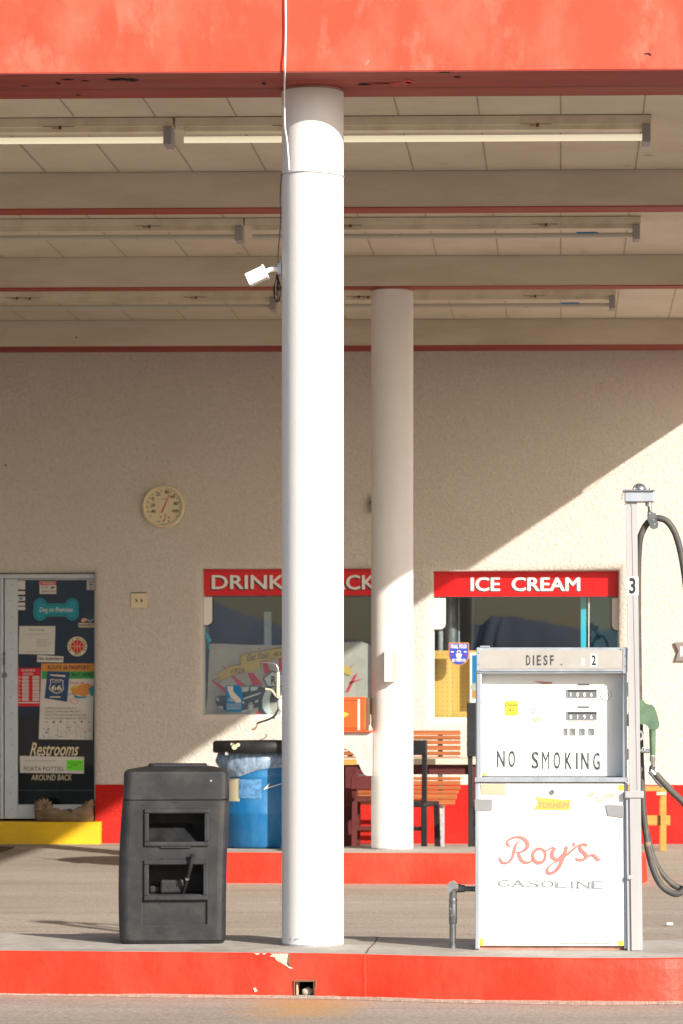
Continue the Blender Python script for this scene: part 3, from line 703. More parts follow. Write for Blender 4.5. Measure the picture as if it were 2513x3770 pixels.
# ---------------------------------------------------------------- door
YD = YW + .10
FD = frame(0, 1279.2, .2786)
def fd(mb, x0, y0, x1, y1, Y, dep=None):
    p, q_ = FD(x0, y0), FD(x1, y1)
    return mb.vbox(p[0], p[1], q_[0], q_[1], Y, dep) if dep else mb.rect(p[0], p[1], q_[0], q_[1], Y)
door = MB('door_alu')
fd(door, -1200, 140, 810, 180, YD - .01, .06); fd(door, 785, 180, 810, 2170, YD - .01, .06); fd(door, 0, 180, 28, 2160, YD - .005, .05)
door = door.build('door_frame', bld, bevel=.003, label='grey aluminium double entrance door with many stickers')
m = MB('door_alu'); fd(m, 36, 182, 142, 2158, YD - .012, .045); fd(m, 142, 2042, 783, 2158, YD - .012, .045); fd(m, 142, 181, 783, 190, YD - .012, .045); fd(m, 776, 190, 784, 2042, YD - .012, .045)
for k in range(15): p = FD(96, 230 + k * 132); m.m('ink').disc(p[0] - (k % 2) * 3, p[1], 1.1, YD - .0125, 8)
m.build('door_leaf', door, bevel=.003, label='right door leaf, its glass covered in signs')
m = MB('door_alu'); fd(m, -900, 185, -5, 2158, YD - .006, .012); m.m('hole'); fd(m, -700, 200, -40, 2000, YD - .008); m.m('door_alu'); fd(m, -45, 182, -4, 2158, YD - .014, .04); m.build('door_leaf', door, bevel=.003)
m = MB('door_glass'); fd(m, 142, 190, 776, 2042, YD + .012); m.build('pane', door)
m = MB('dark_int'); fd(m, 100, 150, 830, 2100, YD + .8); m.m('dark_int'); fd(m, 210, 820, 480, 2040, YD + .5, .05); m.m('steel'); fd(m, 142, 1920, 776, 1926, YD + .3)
m.build('dim_interior', door)
YS = YD + .009
def poster(name, label, build):
    m = MB('paper'); build(m); o = m.build(name, door, label=label); return o
def t_(m, body, x0, y0, x1, y1, Y=YS - .0015, **k):
    p, q_ = FD(x0, y0), FD(x1, y1); m.text(body, p[0], p[1], q_[0], q_[1], Y, **k)
def P_warn(m):
    fd(m, 325, 200, 463, 305, YS); m.m('p_red'); fd(m, 331, 203, 463, 233, YS - .001); m.m('paper'); t_(m, 'WARNING', 345, 208, 452, 228, YS - .002, bold=.02)
    m.m('ink'); t_(m, 'Security', 338, 242, 398, 262); t_(m, 'Cameras in Use', 338, 270, 452, 292); m.poly([FD(*p) for p in [(415, 248), (448, 244), (450, 256), (420, 262)]], YS - .0015)
poster('warning_sign', 'small red and white security camera warning on the door glass', P_warn)
def P_small(m):
    for (a, b_) in ((195, 268), (282, 310), (326, 362), (375, 402), (410, 438)): fd(m, 142, a, 206, b_, YS)
    m.m('p_blue'); fd(m, 160, 335, 186, 352, YS - .001)
poster('hours_strips', 'column of small white strips at the top left of the door glass', P_small)
def P_corner(m):
    fd(m, 714, 193, 775, 272, YS); m.m('ink'); fd(m, 722, 205, 768, 210, YS - .001); fd(m, 734, 222, 760, 232, YS - .001); m.m('p_orange').disc(*FD(747, 256), 2.6, YS - .001, 10)
poster('sticker', 'tiny white sticker with an orange dot at the top right of the door', P_corner)
def bone(e):
    pts = []
    import math as mm
    L = [((330, 395), 58), ((330, 475), 52)]; 
    def arc(c, r, a0, a1, n=10): return [(c[0] + (r + e) * mm.cos(R(a0 + (a1 - a0) * i / n)), c[1] + (r + e) * mm.sin(R(a0 + (a1 - a0) * i / n))) for i in range(n + 1)]
    pts += arc((330, 393), 48, 170, 345) + [(395, 390 - e), (530, 390 - e)] + arc((593, 393), 48, 195, 370) + arc((595, 470), 48, -10, 150)
    pts += [(530, 485 + e), (395, 485 + e)] + arc((328, 470), 50, 30, 190)
    return [FD(*p) for p in pts]
def P_bone(m):
    m.m('ink').poly(bone(10), YS); m.m('teal').poly(bone(6), YS - .0008); m.m('ink').poly(bone(-6), YS - .0014); m.m('teal').poly(bone(-10), YS - .002)
    m.m('paper'); t_(m, 'Dog on Premises', 325, 415, 598, 465, YS - .003, bold=.01, shear=.15)
poster('bone_sign', 'teal bone-shaped sign on the upper door glass', P_bone)
def P_harv(m):
    m.m('cream'); fd(m, 646, 545, 775, 580, YS); m.m('ink'); t_(m, 'HARVEST', 652, 550, 770, 574, YS - .001, bold=.03); m.m('p_orange').disc(*FD(690, 522), 6, YS, 16, ry=5); m.m('navy').disc(*FD(738, 522), 8, YS - .0006, 16, ry=5); m.m('paper'); m.stroke([(668, 535), (700, 510), (740, 530), (772, 512)], 2., YS - .001, tf=FD)
poster('sticker', 'small cream harvest sticker by the right edge of the door glass', P_harv)
def P_hiring(m):
    m.poly([FD(*p) for p in [(158, 570), (455, 570), (448, 805), (152, 800)]], YS); m.m('ink'); t_(m, "Now Hiring!", 235, 592, 365, 612, YS - .001, shear=.2)
    m.m('tape')
    for k, yy in enumerate((636, 682, 695, 708, 722, 735, 778)): fd(m, 205 if k in (0, 6) else 298, yy, 400 if k in (0, 6) else 425 - (k % 3) * 22, yy + 3.5, YS - .001)
poster('notice', 'white paper hiring notice on the door below the bone sign', P_hiring)
def P_mad(m):
    c = FD(636, 738); m.m('ink').disc(*c, 23.4, YS, 36); m.m('cream').disc(*c, 22.6, YS - .0008, 36); m.m('ink').disc(*c, 14.6, YS - .0012, 30); m.m('p_red').disc(*c, 13.8, YS - .0016, 30)
    m.m('cream'); m.rect(c[0] - 13, c[1] - .5, c[0] + 13, c[1] + .5, YS - .002); m.rect(c[0] - .5, c[1] - 13, c[0] + .5, c[1] + 13, YS - .002)
    for sg in (-1, 1): m.stroke([(c[0] + sg * 9, c[1] - 10), (c[0] + sg * 4.5, c[1]), (c[0] + sg * 9, c[1] + 10)], .9, YS - .0021)
    m.m('ink')
    s_ = 'MARCH MADNESS'
    for i, ch in enumerate(s_):
        if ch == ' ': continue
        a = R(-205 + 230 * i / (len(s_) - 1)); x = c[0] + 18.4 * math.cos(a); y = c[1] + 18.4 * math.sin(a)
        n0 = len(m.v); m.text(ch, x - 1.9, y - 2.6, x + 1.9, y + 2.6, YS - .002, bold=.02)
        C0 = Vector((W(x, y, YS)[0], 0, W(x, y, YS)[1])); rot = Matrix.Rotation((a + math.pi / 2), 3, 'Y')
        for j in range(n0, len(m.v)): v = Vector(m.v[j]); q3 = rot @ Vector((v.x - C0.x, 0, v.z - C0.z)); m.v[j] = (C0.x + q3.x, v.y, C0.z + q3.z)
    t_(m, '2023', 612, 790, 660, 808, YS - .002, bold=.02)
poster('sticker', 'round cream sticker with a red basketball on the door glass', P_mad)
def P_nosol(m):
    m.m('paper').poly([FD(*p) for p in [(307, 808), (522, 820), (520, 870), (304, 866)]], YS); m.m('ink'); t_(m, 'No Soliciting', 314, 825, 512, 858, YS - .001, bold=.02)
poster('sign', 'narrow white no soliciting strip on the door', P_nosol)
def P_rate(m):
    m.m('p_red').poly([FD(*p) for p in [(140, 915), (332, 915), (326, 1232), (134, 1232)]], YS)
    m.m('paper'); t_(m, 'BUSINESS', 178, 926, 288, 944, YS - .001, bold=.02); t_(m, 'HOURS', 190, 954, 270, 974, YS - .001, bold=.02)
    for k in range(7):
        for (a, b_) in ((182, 235), (268, 322)): fd(m, a, 982 + k * 30, b_, 1006 + k * 30, YS - .001)
        t_(m, 'SMTWTFS'[k], 150, 985 + k * 30, 168, 1002 + k * 30, YS - .001, bold=.02)
        m.m('tape')
        for (a, b_) in ((190, 228), (276, 314)): fd(m, a, 991 + k * 30, b_, 996 + k * 30, YS - .0016)
        m.m('paper')
    fd(m, 150, 1196, 325, 1206, YS - .001)
poster('hours_sign', 'red and white opening hours table at the left of the door glass', P_rate)
def P_pass(m):
    m.m('paper').poly([FD(*p) for p in [(340, 880), (776, 885), (762, 1508), (318, 1502)]], YS + .0005)
    m.m('p_orange'); fd(m, 340, 878, 776, 942, YS - .0005); m.m('p_green'); fd(m, 342, 942, 774, 1005, YS - .0005)
    m.m('ink'); t_(m, 'ROUTE 66 PASSPORT', 394, 893, 734, 928, YS - .0015, bold=.02); t_(m, 'BUY HERE', 590, 955, 762, 985, YS - .0015, bold=.02)
    m.m('navy').poly([FD(*p) for p in [(390, 940), (574, 950), (552, 1195), (366, 1165)]], YS - .0015)
    m.m('cream').poly([FD(*p) for p in [(412, 968), (538, 975), (537, 990), (411, 978)]], YS - .0025)
    sh = [(412, 1010), (430, 1005), (465, 1012), (500, 1008), (522, 1020), (518, 1060), (526, 1090), (505, 1115), (466, 1128), (425, 1112), (400, 1085), (412, 1055)]
    m.poly([FD(*p) for p in sh], YS - .0025); cx, cy = 464, 1065
    m.m('navy').poly([FD(cx + (x - cx) * .88, cy + (y - cy) * .88) for x, y in sh], YS - .003)
    m.m('cream'); t_(m, '66', 422, 1056, 508, 1100, YS - .004, bold=.02); t_(m, 'ROUTE', 430, 1022, 500, 1040, YS - .004); fd(m, 410, 1150, 498, 1160, YS - .0025)
    m.m('p_orange').poly([FD(*p) for p in [(575, 1080), (640, 1060), (720, 1040), (760, 1060), (740, 1120), (700, 1150), (600, 1130)]], YS - .001)
    m.m('teal').poly([FD(*p) for p in [(600, 1140), (650, 1150), (720, 1150), (700, 1165), (620, 1165)]], YS - .0014)
    m.poly([FD(*p) for p in [(730, 1080), (770, 1060), (768, 1150), (740, 1140)]], YS - .0014)
    m.m('p_yellow').poly([FD(*p) for p in [(575, 1080), (610, 1060), (650, 1065), (620, 1090)]], YS - .0016)
    m.m('p_red'); t_(m, 'Route 66', 572, 1025, 690, 1048, YS - .0015, shear=.3); m.stroke([(575, 1185), (590, 1172), (630, 1175), (645, 1190), (620, 1210), (590, 1205), (575, 1185)], 1., YS - .0014, tf=FD)
    m.m('ink'); m.stroke([(562, 1140), (590, 1125), (640, 1150), (672, 1155)], 1.2, YS - .002, tf=FD)
    for k, tx in enumerate(('IN PRINT OF FUN ON ROUTE 66', 'COLLECT STAMPS AND FREE GIFTS', 'STOP AT THE MOST INTERESTING PLACES', 'ILLUSTRATED MAPS BY ARTIST')): t_(m, tx, 372, 1240 + k * 28, (630, 660, 712, 720)[k], 1254 + k * 28, YS - .0008)
    rr = random.Random(9)
    for k in range(7):
        x = 375 + k * 58; m.m('ink'); fd(m, x, 1358 + rr.uniform(-6, 6), x + 16, 1364 + rr.uniform(-6, 8), YS - .001)
    for k in range(46):
        x = rr.uniform(335, 745); y = rr.uniform(1385, 1490); m.m(rr.choice(['tape', 'teal', 'p_red', 'tan_tape', 'tape', 'navy', 'p_green']))
        fd(m, x, y, x + rr.uniform(6, 22), y + rr.uniform(3, 9), YS - .001 - k * .00001)
    for k in range(5): m.m('tape'); fd(m, 395 + k * 76, 1380, 398 + k * 76, 1495, YS - .0012)
poster('poster', 'tall pale poster with a navy shield booklet and orange header on the door', P_pass)
def P_rest(m):
    m.m('cream'); t_(m, 'Restrooms', 245, 1530, 648, 1640, YS - .001, bold=.012, shear=.4)
poster('lettering', 'large cream script word above the handwritten strip', P_rest)
poster('lettering', 'small cream capitals under the handwritten strip', lambda m: m.m('cream').text('AROUND BACK', *FD(256, 1795), *FD(590, 1842), YS - .001, shear=.15))
def P_porta(m):
    m.m('paper').poly([FD(*p) for p in [(162, 1640), (692, 1648), (690, 1786), (164, 1780)]], YS - .002)
    m.m('ink'); t_(m, 'PORTA POTTIES', 195, 1730, 522, 1764, YS - .003); m.m('tape'); fd(m, 205, 1678, 455, 1682, YS - .003)
    m.m('lime').poly([FD(*p) for p in [(548, 1672), (686, 1676), (684, 1762), (544, 1758)]], YS - .0035)
    m.m('ink'); t_(m, 'PLEASE USE', 562, 1692, 670, 1702, YS - .0045); t_(m, 'THESE', 582, 1710, 640, 1722, YS - .0045); fd(m, 562, 1732, 592, 1736, YS - .0045)
poster('sign', 'white handwritten strip with a lime green note at the bottom of the door', P_porta)
m = MB('ink'); t_(m, 'DO NOT', 20, 785, 46, 890, YD - .014); m.build('stile_label', door)
m = MB('steel'); p = FD(36, 975); a = W(*p, YD - .02); m.tube([(a[0], YD - .02, a[1]), (a[0], YD + .02, a[1])], .022, 16, smooth=False); m.build('lock', door)

# yellow step, mat
m = MB('yellow'); ya, yb = 26.0, YW + .12
a = W(228, 1888, ya); m.box(-6.2, a[0], ya, yb, .05, W(100, 1888, ya)[1])
st = m.build('door_step', bevel=.006); tag(st, 'yellow painted step below the entrance door', 'step')
m = MB('black'); X0, Y0 = G(-60, 1951, gz(25)); X1_, Y1_ = G(82, 1940, gz(25.4)); 
m.box(X0 - .6, X1_ - .06, 24.75, 25.5, gz(25) + .004, gz(25) + .022)
for k in range(12): m.m('rubber').box(X0 - .55, X1_ - .1, 24.78 + k * .06, 24.80 + k * .06, gz(25) + .022, gz(25) + .027)
tag(m.build('door_mat'), 'black ribbed mat on the ground in front of the yellow step', 'mat')

# driftwood trough on the step
Yd = 26.12; zs = W(100, 1888, ya)[1]
FS = frame(0, 1684.8, .2122)
dt = thing('driftwood_planter', 'weathered brown wooden trough with a scalloped fan end on the door step', 'planter', (W(148, 1880, Yd)[0], Yd, zs))
m = MB('drift')
cx, cz = W(148, 1870, Yd); n = 20; L_ = .235; vs = []; fs = []
secs = 15
for i in range(secs):
    t = i / (secs - 1) * 2 - 1; x = cx + t * L_
    hw = .10 * (1 - .55 * abs(t) ** 3); low = .0 + .03 * abs(t) ** 4; top_ = .078 + .085 * max(0, abs(t) - .25) ** 1.2 * 1.4 + (.02 if i % 3 else 0)
    for k in range(n):
        a = math.pi * (k / (n - 1)) ; 
        r_ = 1 + .06 * math.sin(k * 2.1 + i)
        vs.append((x, Yd - math.cos(a) * hw * r_, zs + low + (top_ - low) * (1 - math.sin(a)) * r_))
for i in range(secs - 1):
    fs += [(i * n + k, (i + 1) * n + k, (i + 1) * n + k + 1, i * n + k + 1) for k in range(n - 1)]
m.raw(vs, fs, True)
o = m.build('trough', dt); so = o.modifiers.new('thick', 'SOLIDIFY'); so.thickness = .022
m = MB('drift')
for k in range(9):
    a = R(200 - k * 27); c0 = FS(475, 800); p1 = (c0[0] + 21 * math.cos(a), c0[1] - 21 * math.sin(a)); A = Vector(V3(c0, Yd - .07)); B = Vector(V3(p1, Yd - .085 + .004 * (k % 2)))
    m.tube([A, A.lerp(B, .5) + Vector((0, -.015, 0)), B], [.006, .017, .010], 8)
m.build('scalloped_fan', dt)
m = MB('drift')
for k in range(4):
    a = R(150 - k * 38); c0 = FS(955, 800); p1 = (c0[0] + 15 * math.cos(a), c0[1] - 15 * math.sin(a)); A = Vector(V3(c0, Yd)); B = Vector(V3(p1, Yd - .01)); m.tube([A, A.lerp(B, .5) + Vector((0, -.02, 0)), B], [.012, .02, .008], 8)
m.build('curled_end', dt)

# thermometer
FT = frame(299.5, 1092, .0995); Yt = YW - .028
tt = thing('wall_thermometer', 'round cream dial thermometer with a red needle on the stucco wall', 'thermometer', (W(375, 1163, YW)[0], YW, W(375, 1163, YW)[1]))
X_, Z_ = W(375.1, 1163.6, YW)
m = MB('cream'); rT = .178
def ring_prof(mb, prof, n=56):
    vs = []; fs = []
    for r, y in prof: vs += [(X_ + r * math.cos(2 * math.pi * i / n), y, Z_ + r * math.sin(2 * math.pi * i / n)) for i in range(n)]
    for k in range(len(prof) - 1): fs += [(k * n + i, k * n + (i + 1) % n, (k + 1) * n + (i + 1) % n, (k + 1) * n + i) for i in range(n)]
    mb.raw(vs, fs, True)
ring_prof(m, [(rT, YW), (rT, YW - .022), (rT - .004, YW - .030), (rT - .014, YW - .033), (rT - .024, YW - .028), (rT - .026, YW - .014)]); m.build('bezel', tt)
m = MB('cream'); ring_prof(m, [(.001, YW - .0135), (rT - .024, YW - .0135)]); m.m('ink'); Yn = YW - .016
for s_, x, y in (('20', 640, 428), ('40', 835, 385), ('60', 970, 485), ('80', 1048, 650), ('100', 1030, 820), ('0', 515, 540), ('-20', 505, 690), ('-40', 510, 830)):
    w_ = {1: 26, 2: 50, 3: 64}[len(s_)]; m.text(s_, *FT(x - w_, y - 40), *FT(x + w_, y + 40), Yn, bold=.005)
for k in range(46):
    a = R(215 - k * 250 / 45); r0, r1 = (39, 36.5)
    if k % 3 == 0: m.stroke([(375.1 + r0 * math.cos(a), 1163.6 - r0 * math.sin(a)), (375.1 + (r1 - 1) * math.cos(a), 1163.6 - (r1 - 1) * math.sin(a))], 1.5, Yn)
for (x, y) in ((650, 1065), (695, 960), (795, 915), (882, 970), (888, 1062)): m.disc(*FT(x, y), 1.7, Yn, 8)
m.rect(*FT(690, 1125), *FT(870, 1134), Yn); m.rect(*FT(705, 540), *FT(840, 547), Yn); m.build('dial', tt)
m = MB('p_red'); m.poly([FT(*p) for p in [(705, 850), (735, 862), (905, 430), (895, 425)]], Yn - .003); m.poly([FT(*p) for p in [(742, 1070), (760, 1078), (828, 940), (822, 936)]], Yn - .003); m.build('needle', tt)

rr = random.Random(21)
m = MB('seam')
for (x, y, q) in [(12, 1068, 3), (284, 1447, 1.6), (290, 1540, 1.3), (398, 1205, 1.4), (363, 1448, 1.2), (60, 1250, 1.2), (440, 1010, 1.3), (560, 1180, 1.2), (1380, 880, 1.5), (1180, 850, 1.2), (1010, 1120, 1.3), (250, 1700, 1.2), (330, 1620, 1.3), (1260, 1180, 1.2), (1530, 1350, 1.2), (175, 775, 2.5)]:
    Yq_ = YW - .0015 if y > 800 else 25.7685
    m.poly([(x + q * math.cos(t) * rr.uniform(.6, 1.2), y + q * math.sin(t) * rr.uniform(.6, 1.4)) for t in range(6)], Yq_)
o = m.build('wall_pits', bld); o['kind'] = 'stuff'
m = MB('joint')
for pts in ([(1335, 1133), (1362, 1118), (1385, 1098), (1420, 1085), (1455, 1060), (1500, 1040)],): m.stroke(pts, .9, YW - .0012)
m.build('hairline_crack', bld)

# outlet plate
m = MB('cream'); m.vbox(300, 1362, 336, 1397, YW - .012, .012); ou = m.build('wall_outlet', bevel=.003); tag(ou, 'square cream outlet cover on the wall beside the door', 'outlet cover')
for x in (312, 324):
    m = MB('ink'); m.disc(x, 1377.5, 2.0, YW - .0135, 8); m.disc(x, 1382.5, 1.6, YW - .0135, 8); m.disc(x + 2, 1380, 1.6, YW - .0132, 8); m.build('socket', ou)
m = MB('ink'); m.rect(300, 1360.6, 336, 1362.6, YW - .0125); m.build('top_gap', ou)

# small dark wall bracket left of far column, ribbon sign at the right
m = MB('steel'); Yq = 24.; m.poly([(858, 1137), (858, 1147), (855, 1157), (855.5, 1172), (852, 1178), (852, 1160), (846, 1155)], YW - .05, .05)
tag(m.build('wall_bracket'), 'small dark bent bracket on the wall at the left edge of the far column', 'bracket')
m = MB('grey_sign'); m.poly([(1549, 1475), (1640, 1475), (1631, 1496), (1640, 1517), (1551, 1518), (1558, 1496)], YW - .03, .02)
rs = m.build('ribbon_sign', bevel=.002); tag(rs, 'dark grey ribbon-shaped sign on the sunlit wall at the right edge', 'sign')
m = MB('sign_white'); m.text('R', 1562, 1485, 1573, 1508, YW - .032, bold=.05); m.build('lettering', rs)

# box on far column
Yb = 22.2; bx = thing('junction_box', 'small white box with a grey backplate fixed to the far column', 'junction box', (W(894, 1567, Yb)[0], Yb, W(894, 1567, Yb)[1]))
m = MB('white_col'); m.vbox(882, 1495, 902, 1566, 22.13, .09); m.build('cover', bx, bevel=.004)
m = MB('tan_tape'); m.vbox(902.3, 1496, 906.5, 1566, 22.135, .08); m.m('cream').rect(888, 1500, 899, 1563, 22.128); m.m('white').rect(889.5, 1502, 897.5, 1561, 22.1265); m.build('side_strip', bx)

# ================================================================= ISLANDS
def island(name, edge, zt, label, hole=None, back=1.15, endr=.5, flare=.02, zb_front=-.03, back_z=0., crack=None):
    """edge: front top edge points (X,Y) left to right"""
    t = thing(name, label, 'island', (edge[len(edge) // 2][0], edge[len(edge) // 2][1] + .5, gz(edge[0][1])))
    P, _ = catmull([Vector((x, y, 0)) for x, y in edge], [1] * len(edge), 6)
    k = MB('kerb'); c = MB('concrete'); Pf = [(p.x, p.y) for p in P]
    # rounded right end and back edge
    xe, ye = Pf[-1]; d = back
    arc = [(xe + endr * math.sin(a), ye + d / 2 - d / 2 * math.cos(a)) for a in [math.pi * i / 14 for i in range(1, 15)]]
    bk = [(x, y + d) for x, y in Pf[::-1]]
    xs_, ys_ = Pf[0]; arcl = [(xs_ - endr * math.sin(a), ys_ + d / 2 + d / 2 * math.cos(a)) for a in [math.pi * i / 14 for i in range(0, 14)]]
    loop = Pf + arc + bk[1:] + arcl[1:]
    n = len(loop)
    r = .012
    cx = sum(p[0] for p in loop) / n; cy = sum(p[1] for p in loop) / n
    def nrm(i):
        a, b_ = loop[i - 1], loop[(i + 1) % n]; tx, ty = b_[0] - a[0], b_[1] - a[1]; L = math.hypot(tx, ty) or 1; return (ty / L, -tx / L)
    rings = [(-.006, zt), (0.0, zt - .006), (flare * .3, zt - .05), (flare, zb_front)]
    V = []
    for e, z in rings: V += [(loop[i][0] + nrm(i)[0] * e, loop[i][1] + nrm(i)[1] * e, z) for i in range(n)]
    if not hole:
        k.raw(V, [(a * n + i, (a + 1) * n + i, (a + 1) * n + (i + 1) % n, a * n + (i + 1) % n) for a in range(3) for i in range(n)], True)
    else:
        hx0, hx1, hz = hole
        for i in range(n):
            j = (i + 1) % n; A, B = loop[i], loop[j]
            fr_ = i < len(Pf) - 1
            ts = [0, 1]
            if fr_:
                for h in (hx0, hx1):
                    if A[0] < h < B[0]: ts.append((h - A[0]) / (B[0] - A[0]))
            ts.sort()
            for q0, q1 in zip(ts, ts[1:]):
                def pt(tq, e, z):
                    na, nb = nrm(i), nrm(j); x = A[0] + (B[0] - A[0]) * tq; y = A[1] + (B[1] - A[1]) * tq
                    nx_, ny_ = na[0] + (nb[0] - na[0]) * tq, na[1] + (nb[1] - na[1]) * tq; return (x + nx_ * e, y + ny_ * e, z)
                mid = A[0] + (B[0] - A[0]) * (q0 + q1) / 2
                rg = list(rings)
                if fr_ and hx0 < mid < hx1: rg = [rings[0], rings[1], rings[2], (flare * .6, hz)]
                for (e0, z0), (e1, z1) in zip(rg, rg[1:]): k.face([pt(q0, e0, z0), pt(q0, e1, z1), pt(q1, e1, z1), pt(q1, e0, z0)])
        yh = [p for p in Pf if p[0] >= hx0][0][1]
        k.m('hole')
        for zz in ((hx0, hx1),): 
            k.face([(hx0, yh - .016, -.02), (hx0, yh + .3, -.02), (hx0, yh + .3, hz), (hx0, yh - .016, hz)]); k.face([(hx1, yh - .016, -.02), (hx1, yh - .016, hz), (hx1, yh + .3, hz), (hx1, yh + .3, -.02)])
            k.face([(hx0, yh + .3, -.02), (hx1, yh + .3, -.02), (hx1, yh + .3, hz), (hx0, yh + .3, hz)]); k.m('rust').face([(hx0, yh - .016, hz), (hx0, yh + .3, hz), (hx1, yh + .3, hz), (hx1, yh - .016, hz)])
        k.m('tan_tape').box(hx0 + .003, hx0 + .010, yh + .01, yh + .2, -.015, hz - .004); k.box(hx1 - .012, hx1 - .004, yh + .01, yh + .2, -.015, hz - .004)
        k.m('seam').box(hx0 - .004, hx1 + .006, yh - .019, yh + .03, hz - .004, hz + .0035); k.box(hx0 - .006, hx0, yh - .021, yh + .03, -.01, hz + .003); k.box(hx1, hx1 + .006, yh - .021, yh + .03, -.01, hz + .003)
    k.build('kerb', t)
    c.face([(x - nrm(i)[0] * .006, y - nrm(i)[1] * .006, zt) for i, (x, y) in enumerate(loop)])
    c.build('top_slab', t)
    return t, Pf
e1 = [G(-900, 2176, .2), G(-400, 2180, .2), G(0, 2183.5, .2), G(300, 2186, .2), G(600, 2188.5, .2), G(784, 2190.5, .2), G(1000, 2196, .2), G(1200, 2199, .2), G(1350, 2200.5, .2), G(1480, 2200.5, .2), G(1568, 2199, .2), G(1640, 2193, .2)]
hx0 = W(678, 2200, 14.64)[0]; hx1 = W(724, 2200, 14.64)[0]
isl1, pf1 = island('pump_island', e1, .2, 'near kerbed island with a bright red painted edge carrying the fuel pump', hole=(hx0, hx1, .072))
e2 = [G(400, 1958, .358), G(500, 1958, .358), G(800, 1959, .358), G(1100, 1960, .358), G(1380, 1961.5, .358), G(1440, 1961, .358)]
isl2, pf2 = island('pump_island', e2, .358, 'far kerbed island with a red painted edge carrying the blue barrel', back=1.1, endr=.14, zb_front=.1)
# paint loss and cracks on the near kerb
def on_kerb(mb, pts, e=.0035):
    out = []
    for x, y in pts:
        Y = 14.62
        for _ in range(4):
            X, Z = W(x, y, Y)
            q0 = min(pf1, key=lambda p: abs(p[0] - X)); Z = max(-.02, min(.198, Z)); fl = .02 * (.3 * (.2 - Z) / .05 if Z > .15 else .3 + .7 * (.15 - Z) / .18)
            Y = q0[1] - fl - e
        out.append((X, Y, Z))
    mb.face(out)
m = MB('rock')
on_kerb(m, [F5(*p) for p in [(85, 412), (140, 406), (150, 418), (120, 432)]]); on_kerb(m, [F5(*p) for p in [(165, 408), (215, 408), (185, 428)]])
on_kerb(m, [F5(*p) for p in [(240, 445), (265, 425), (240, 408), (420, 408), (412, 470), (405, 520), (430, 552), (400, 540), (340, 505), (300, 480), (290, 455)]])
on_kerb(m, [F5(*p) for p in [(405, 540), (445, 545), (465, 560), (450, 566), (420, 556)]]); m.build('bare_patch', isl1); m = MB('rock'); on_kerb(m, [F5(*p) for p in [(80, 750), (105, 745), (125, 780), (95, 790)]]); m.build('bare_patch', isl1); m = MB('seam')
m.m('seam'); on_kerb(m, [F5(*p) for p in [(428, 408), (440, 408), (432, 470), (440, 530), (450, 552), (438, 552), (420, 520), (414, 470)]])
m.build('crack', isl1)
m = MB('seam')
def crack(pts, w_):
    for (a, b_) in zip(pts, pts[1:]):
        a, b_ = F5(*a), F5(*b_); t = Vector((b_[0] - a[0], b_[1] - a[1])); q = Vector((-t.y, t.x)).normalized() * w_
        on_kerb(m, [(a[0] + q.x, a[1] + q.y), (b_[0] + q.x, b_[1] + q.y), (b_[0] - q.x, b_[1] - q.y), (a[0] - q.x, a[1] - q.y)], .003)
crack([(1163, 425), (1160, 470), (1158, 600), (1166, 680), (1160, 760), (1166, 835)], .45)
m.build('crack', isl1); m = MB('seam'); crack([(700, 700), (730, 720), (745, 765)], .3); m.build('crack', isl1); m = MB('seam'); crack([(800, 672), (860, 680), (960, 682), (1040, 676), (1100, 684), (1160, 692)], .3); m.build('crack', isl1); m = MB('seam'); crack([(0, 530), (40, 610), (62, 690), (120, 770)], .3)
m.build('crack', isl1); m = MB('seam'); A = G(*F5(1168, 418), .2); B = G(*F5(1195, 370), .2); C_ = G(*F5(1250, 320), .2); D_ = G(*F5(1280, 262), .2); E_ = G(*F5(1210, 250), .2)
for a, b_ in ((A, B), (B, C_), (C_, D_), (D_, E_)):
    t = Vector((b_[0] - a[0], b_[1] - a[1])).normalized(); q = Vector((-t.y, t.x)) * .004
    m.face([(a[0] - q.x, a[1] - q.y, .2015), (b_[0] - q.x, b_[1] - q.y, .2015), (b_[0] + q.x, b_[1] + q.y, .2015), (a[0] + q.x, a[1] + q.y, .2015)])
m.build('crack', isl1)
# stone in the drain
m = MB('rock'); bm = bmesh.new(); bmesh.ops.create_icosphere(bm, subdivisions=2, radius=1)
yh = 14.7; cx0 = (hx0 + hx1) / 2 + .006
vs = [(cx0 + v.co.x * .027 * (1 + .2 * math.sin(v.co.z * 5)), yh + v.co.y * .03, .012 + v.co.z * .026 * (1 + .15 * math.sin(v.co.x * 7))) for v in bm.verts]; m.raw(vs, [tuple(v.index for v in f.verts) for f in bm.faces]); bm.free()
tag(m.build('stone'), 'pale stone lodged in the square kerb drain opening', 'stone')

rr = random.Random(12); m = MB('silt'); Pn = [p for p in pf1 if -3.2 < p[0] < 2.2]; fine = []
for a, b_ in zip(Pn, Pn[1:]):
    for k in range(14): t_k = k / 14; fine.append((a[0] + (b_[0] - a[0]) * t_k, a[1] + (b_[1] - a[1]) * t_k))
w0 = .03; ws = []
for q in fine: w0 = max(.012, min(.06, w0 + rr.uniform(-.004, .004))); ws.append(w0)
for i in range(len(fine) - 1):
    (xa_, ya_), (xb2, yb2) = fine[i], fine[i + 1]
    m.face([(xa_, ya_ - .019 - ws[i], -.0085), (xb2, yb2 - .019 - ws[i + 1], -.0085), (xb2, yb2 - .012, .001 + ws[i + 1] * .1), (xa_, ya_ - .012, .001 + ws[i] * .1)], True)
o = m.build('silt'); o['kind'] = 'stuff'; o['label'] = 'pale silt gathered along the foot of the near kerb'

# litter
m = MB('paper'); X, Y = G(1530, 2122, gz(19)); m.box(X, X + .04, Y, Y + .03, gz(Y) + .002, gz(Y) + .02); tag(m.build('litter', bevel=.004), 'tiny white scrap of litter on the drive right of the pump', 'litter')

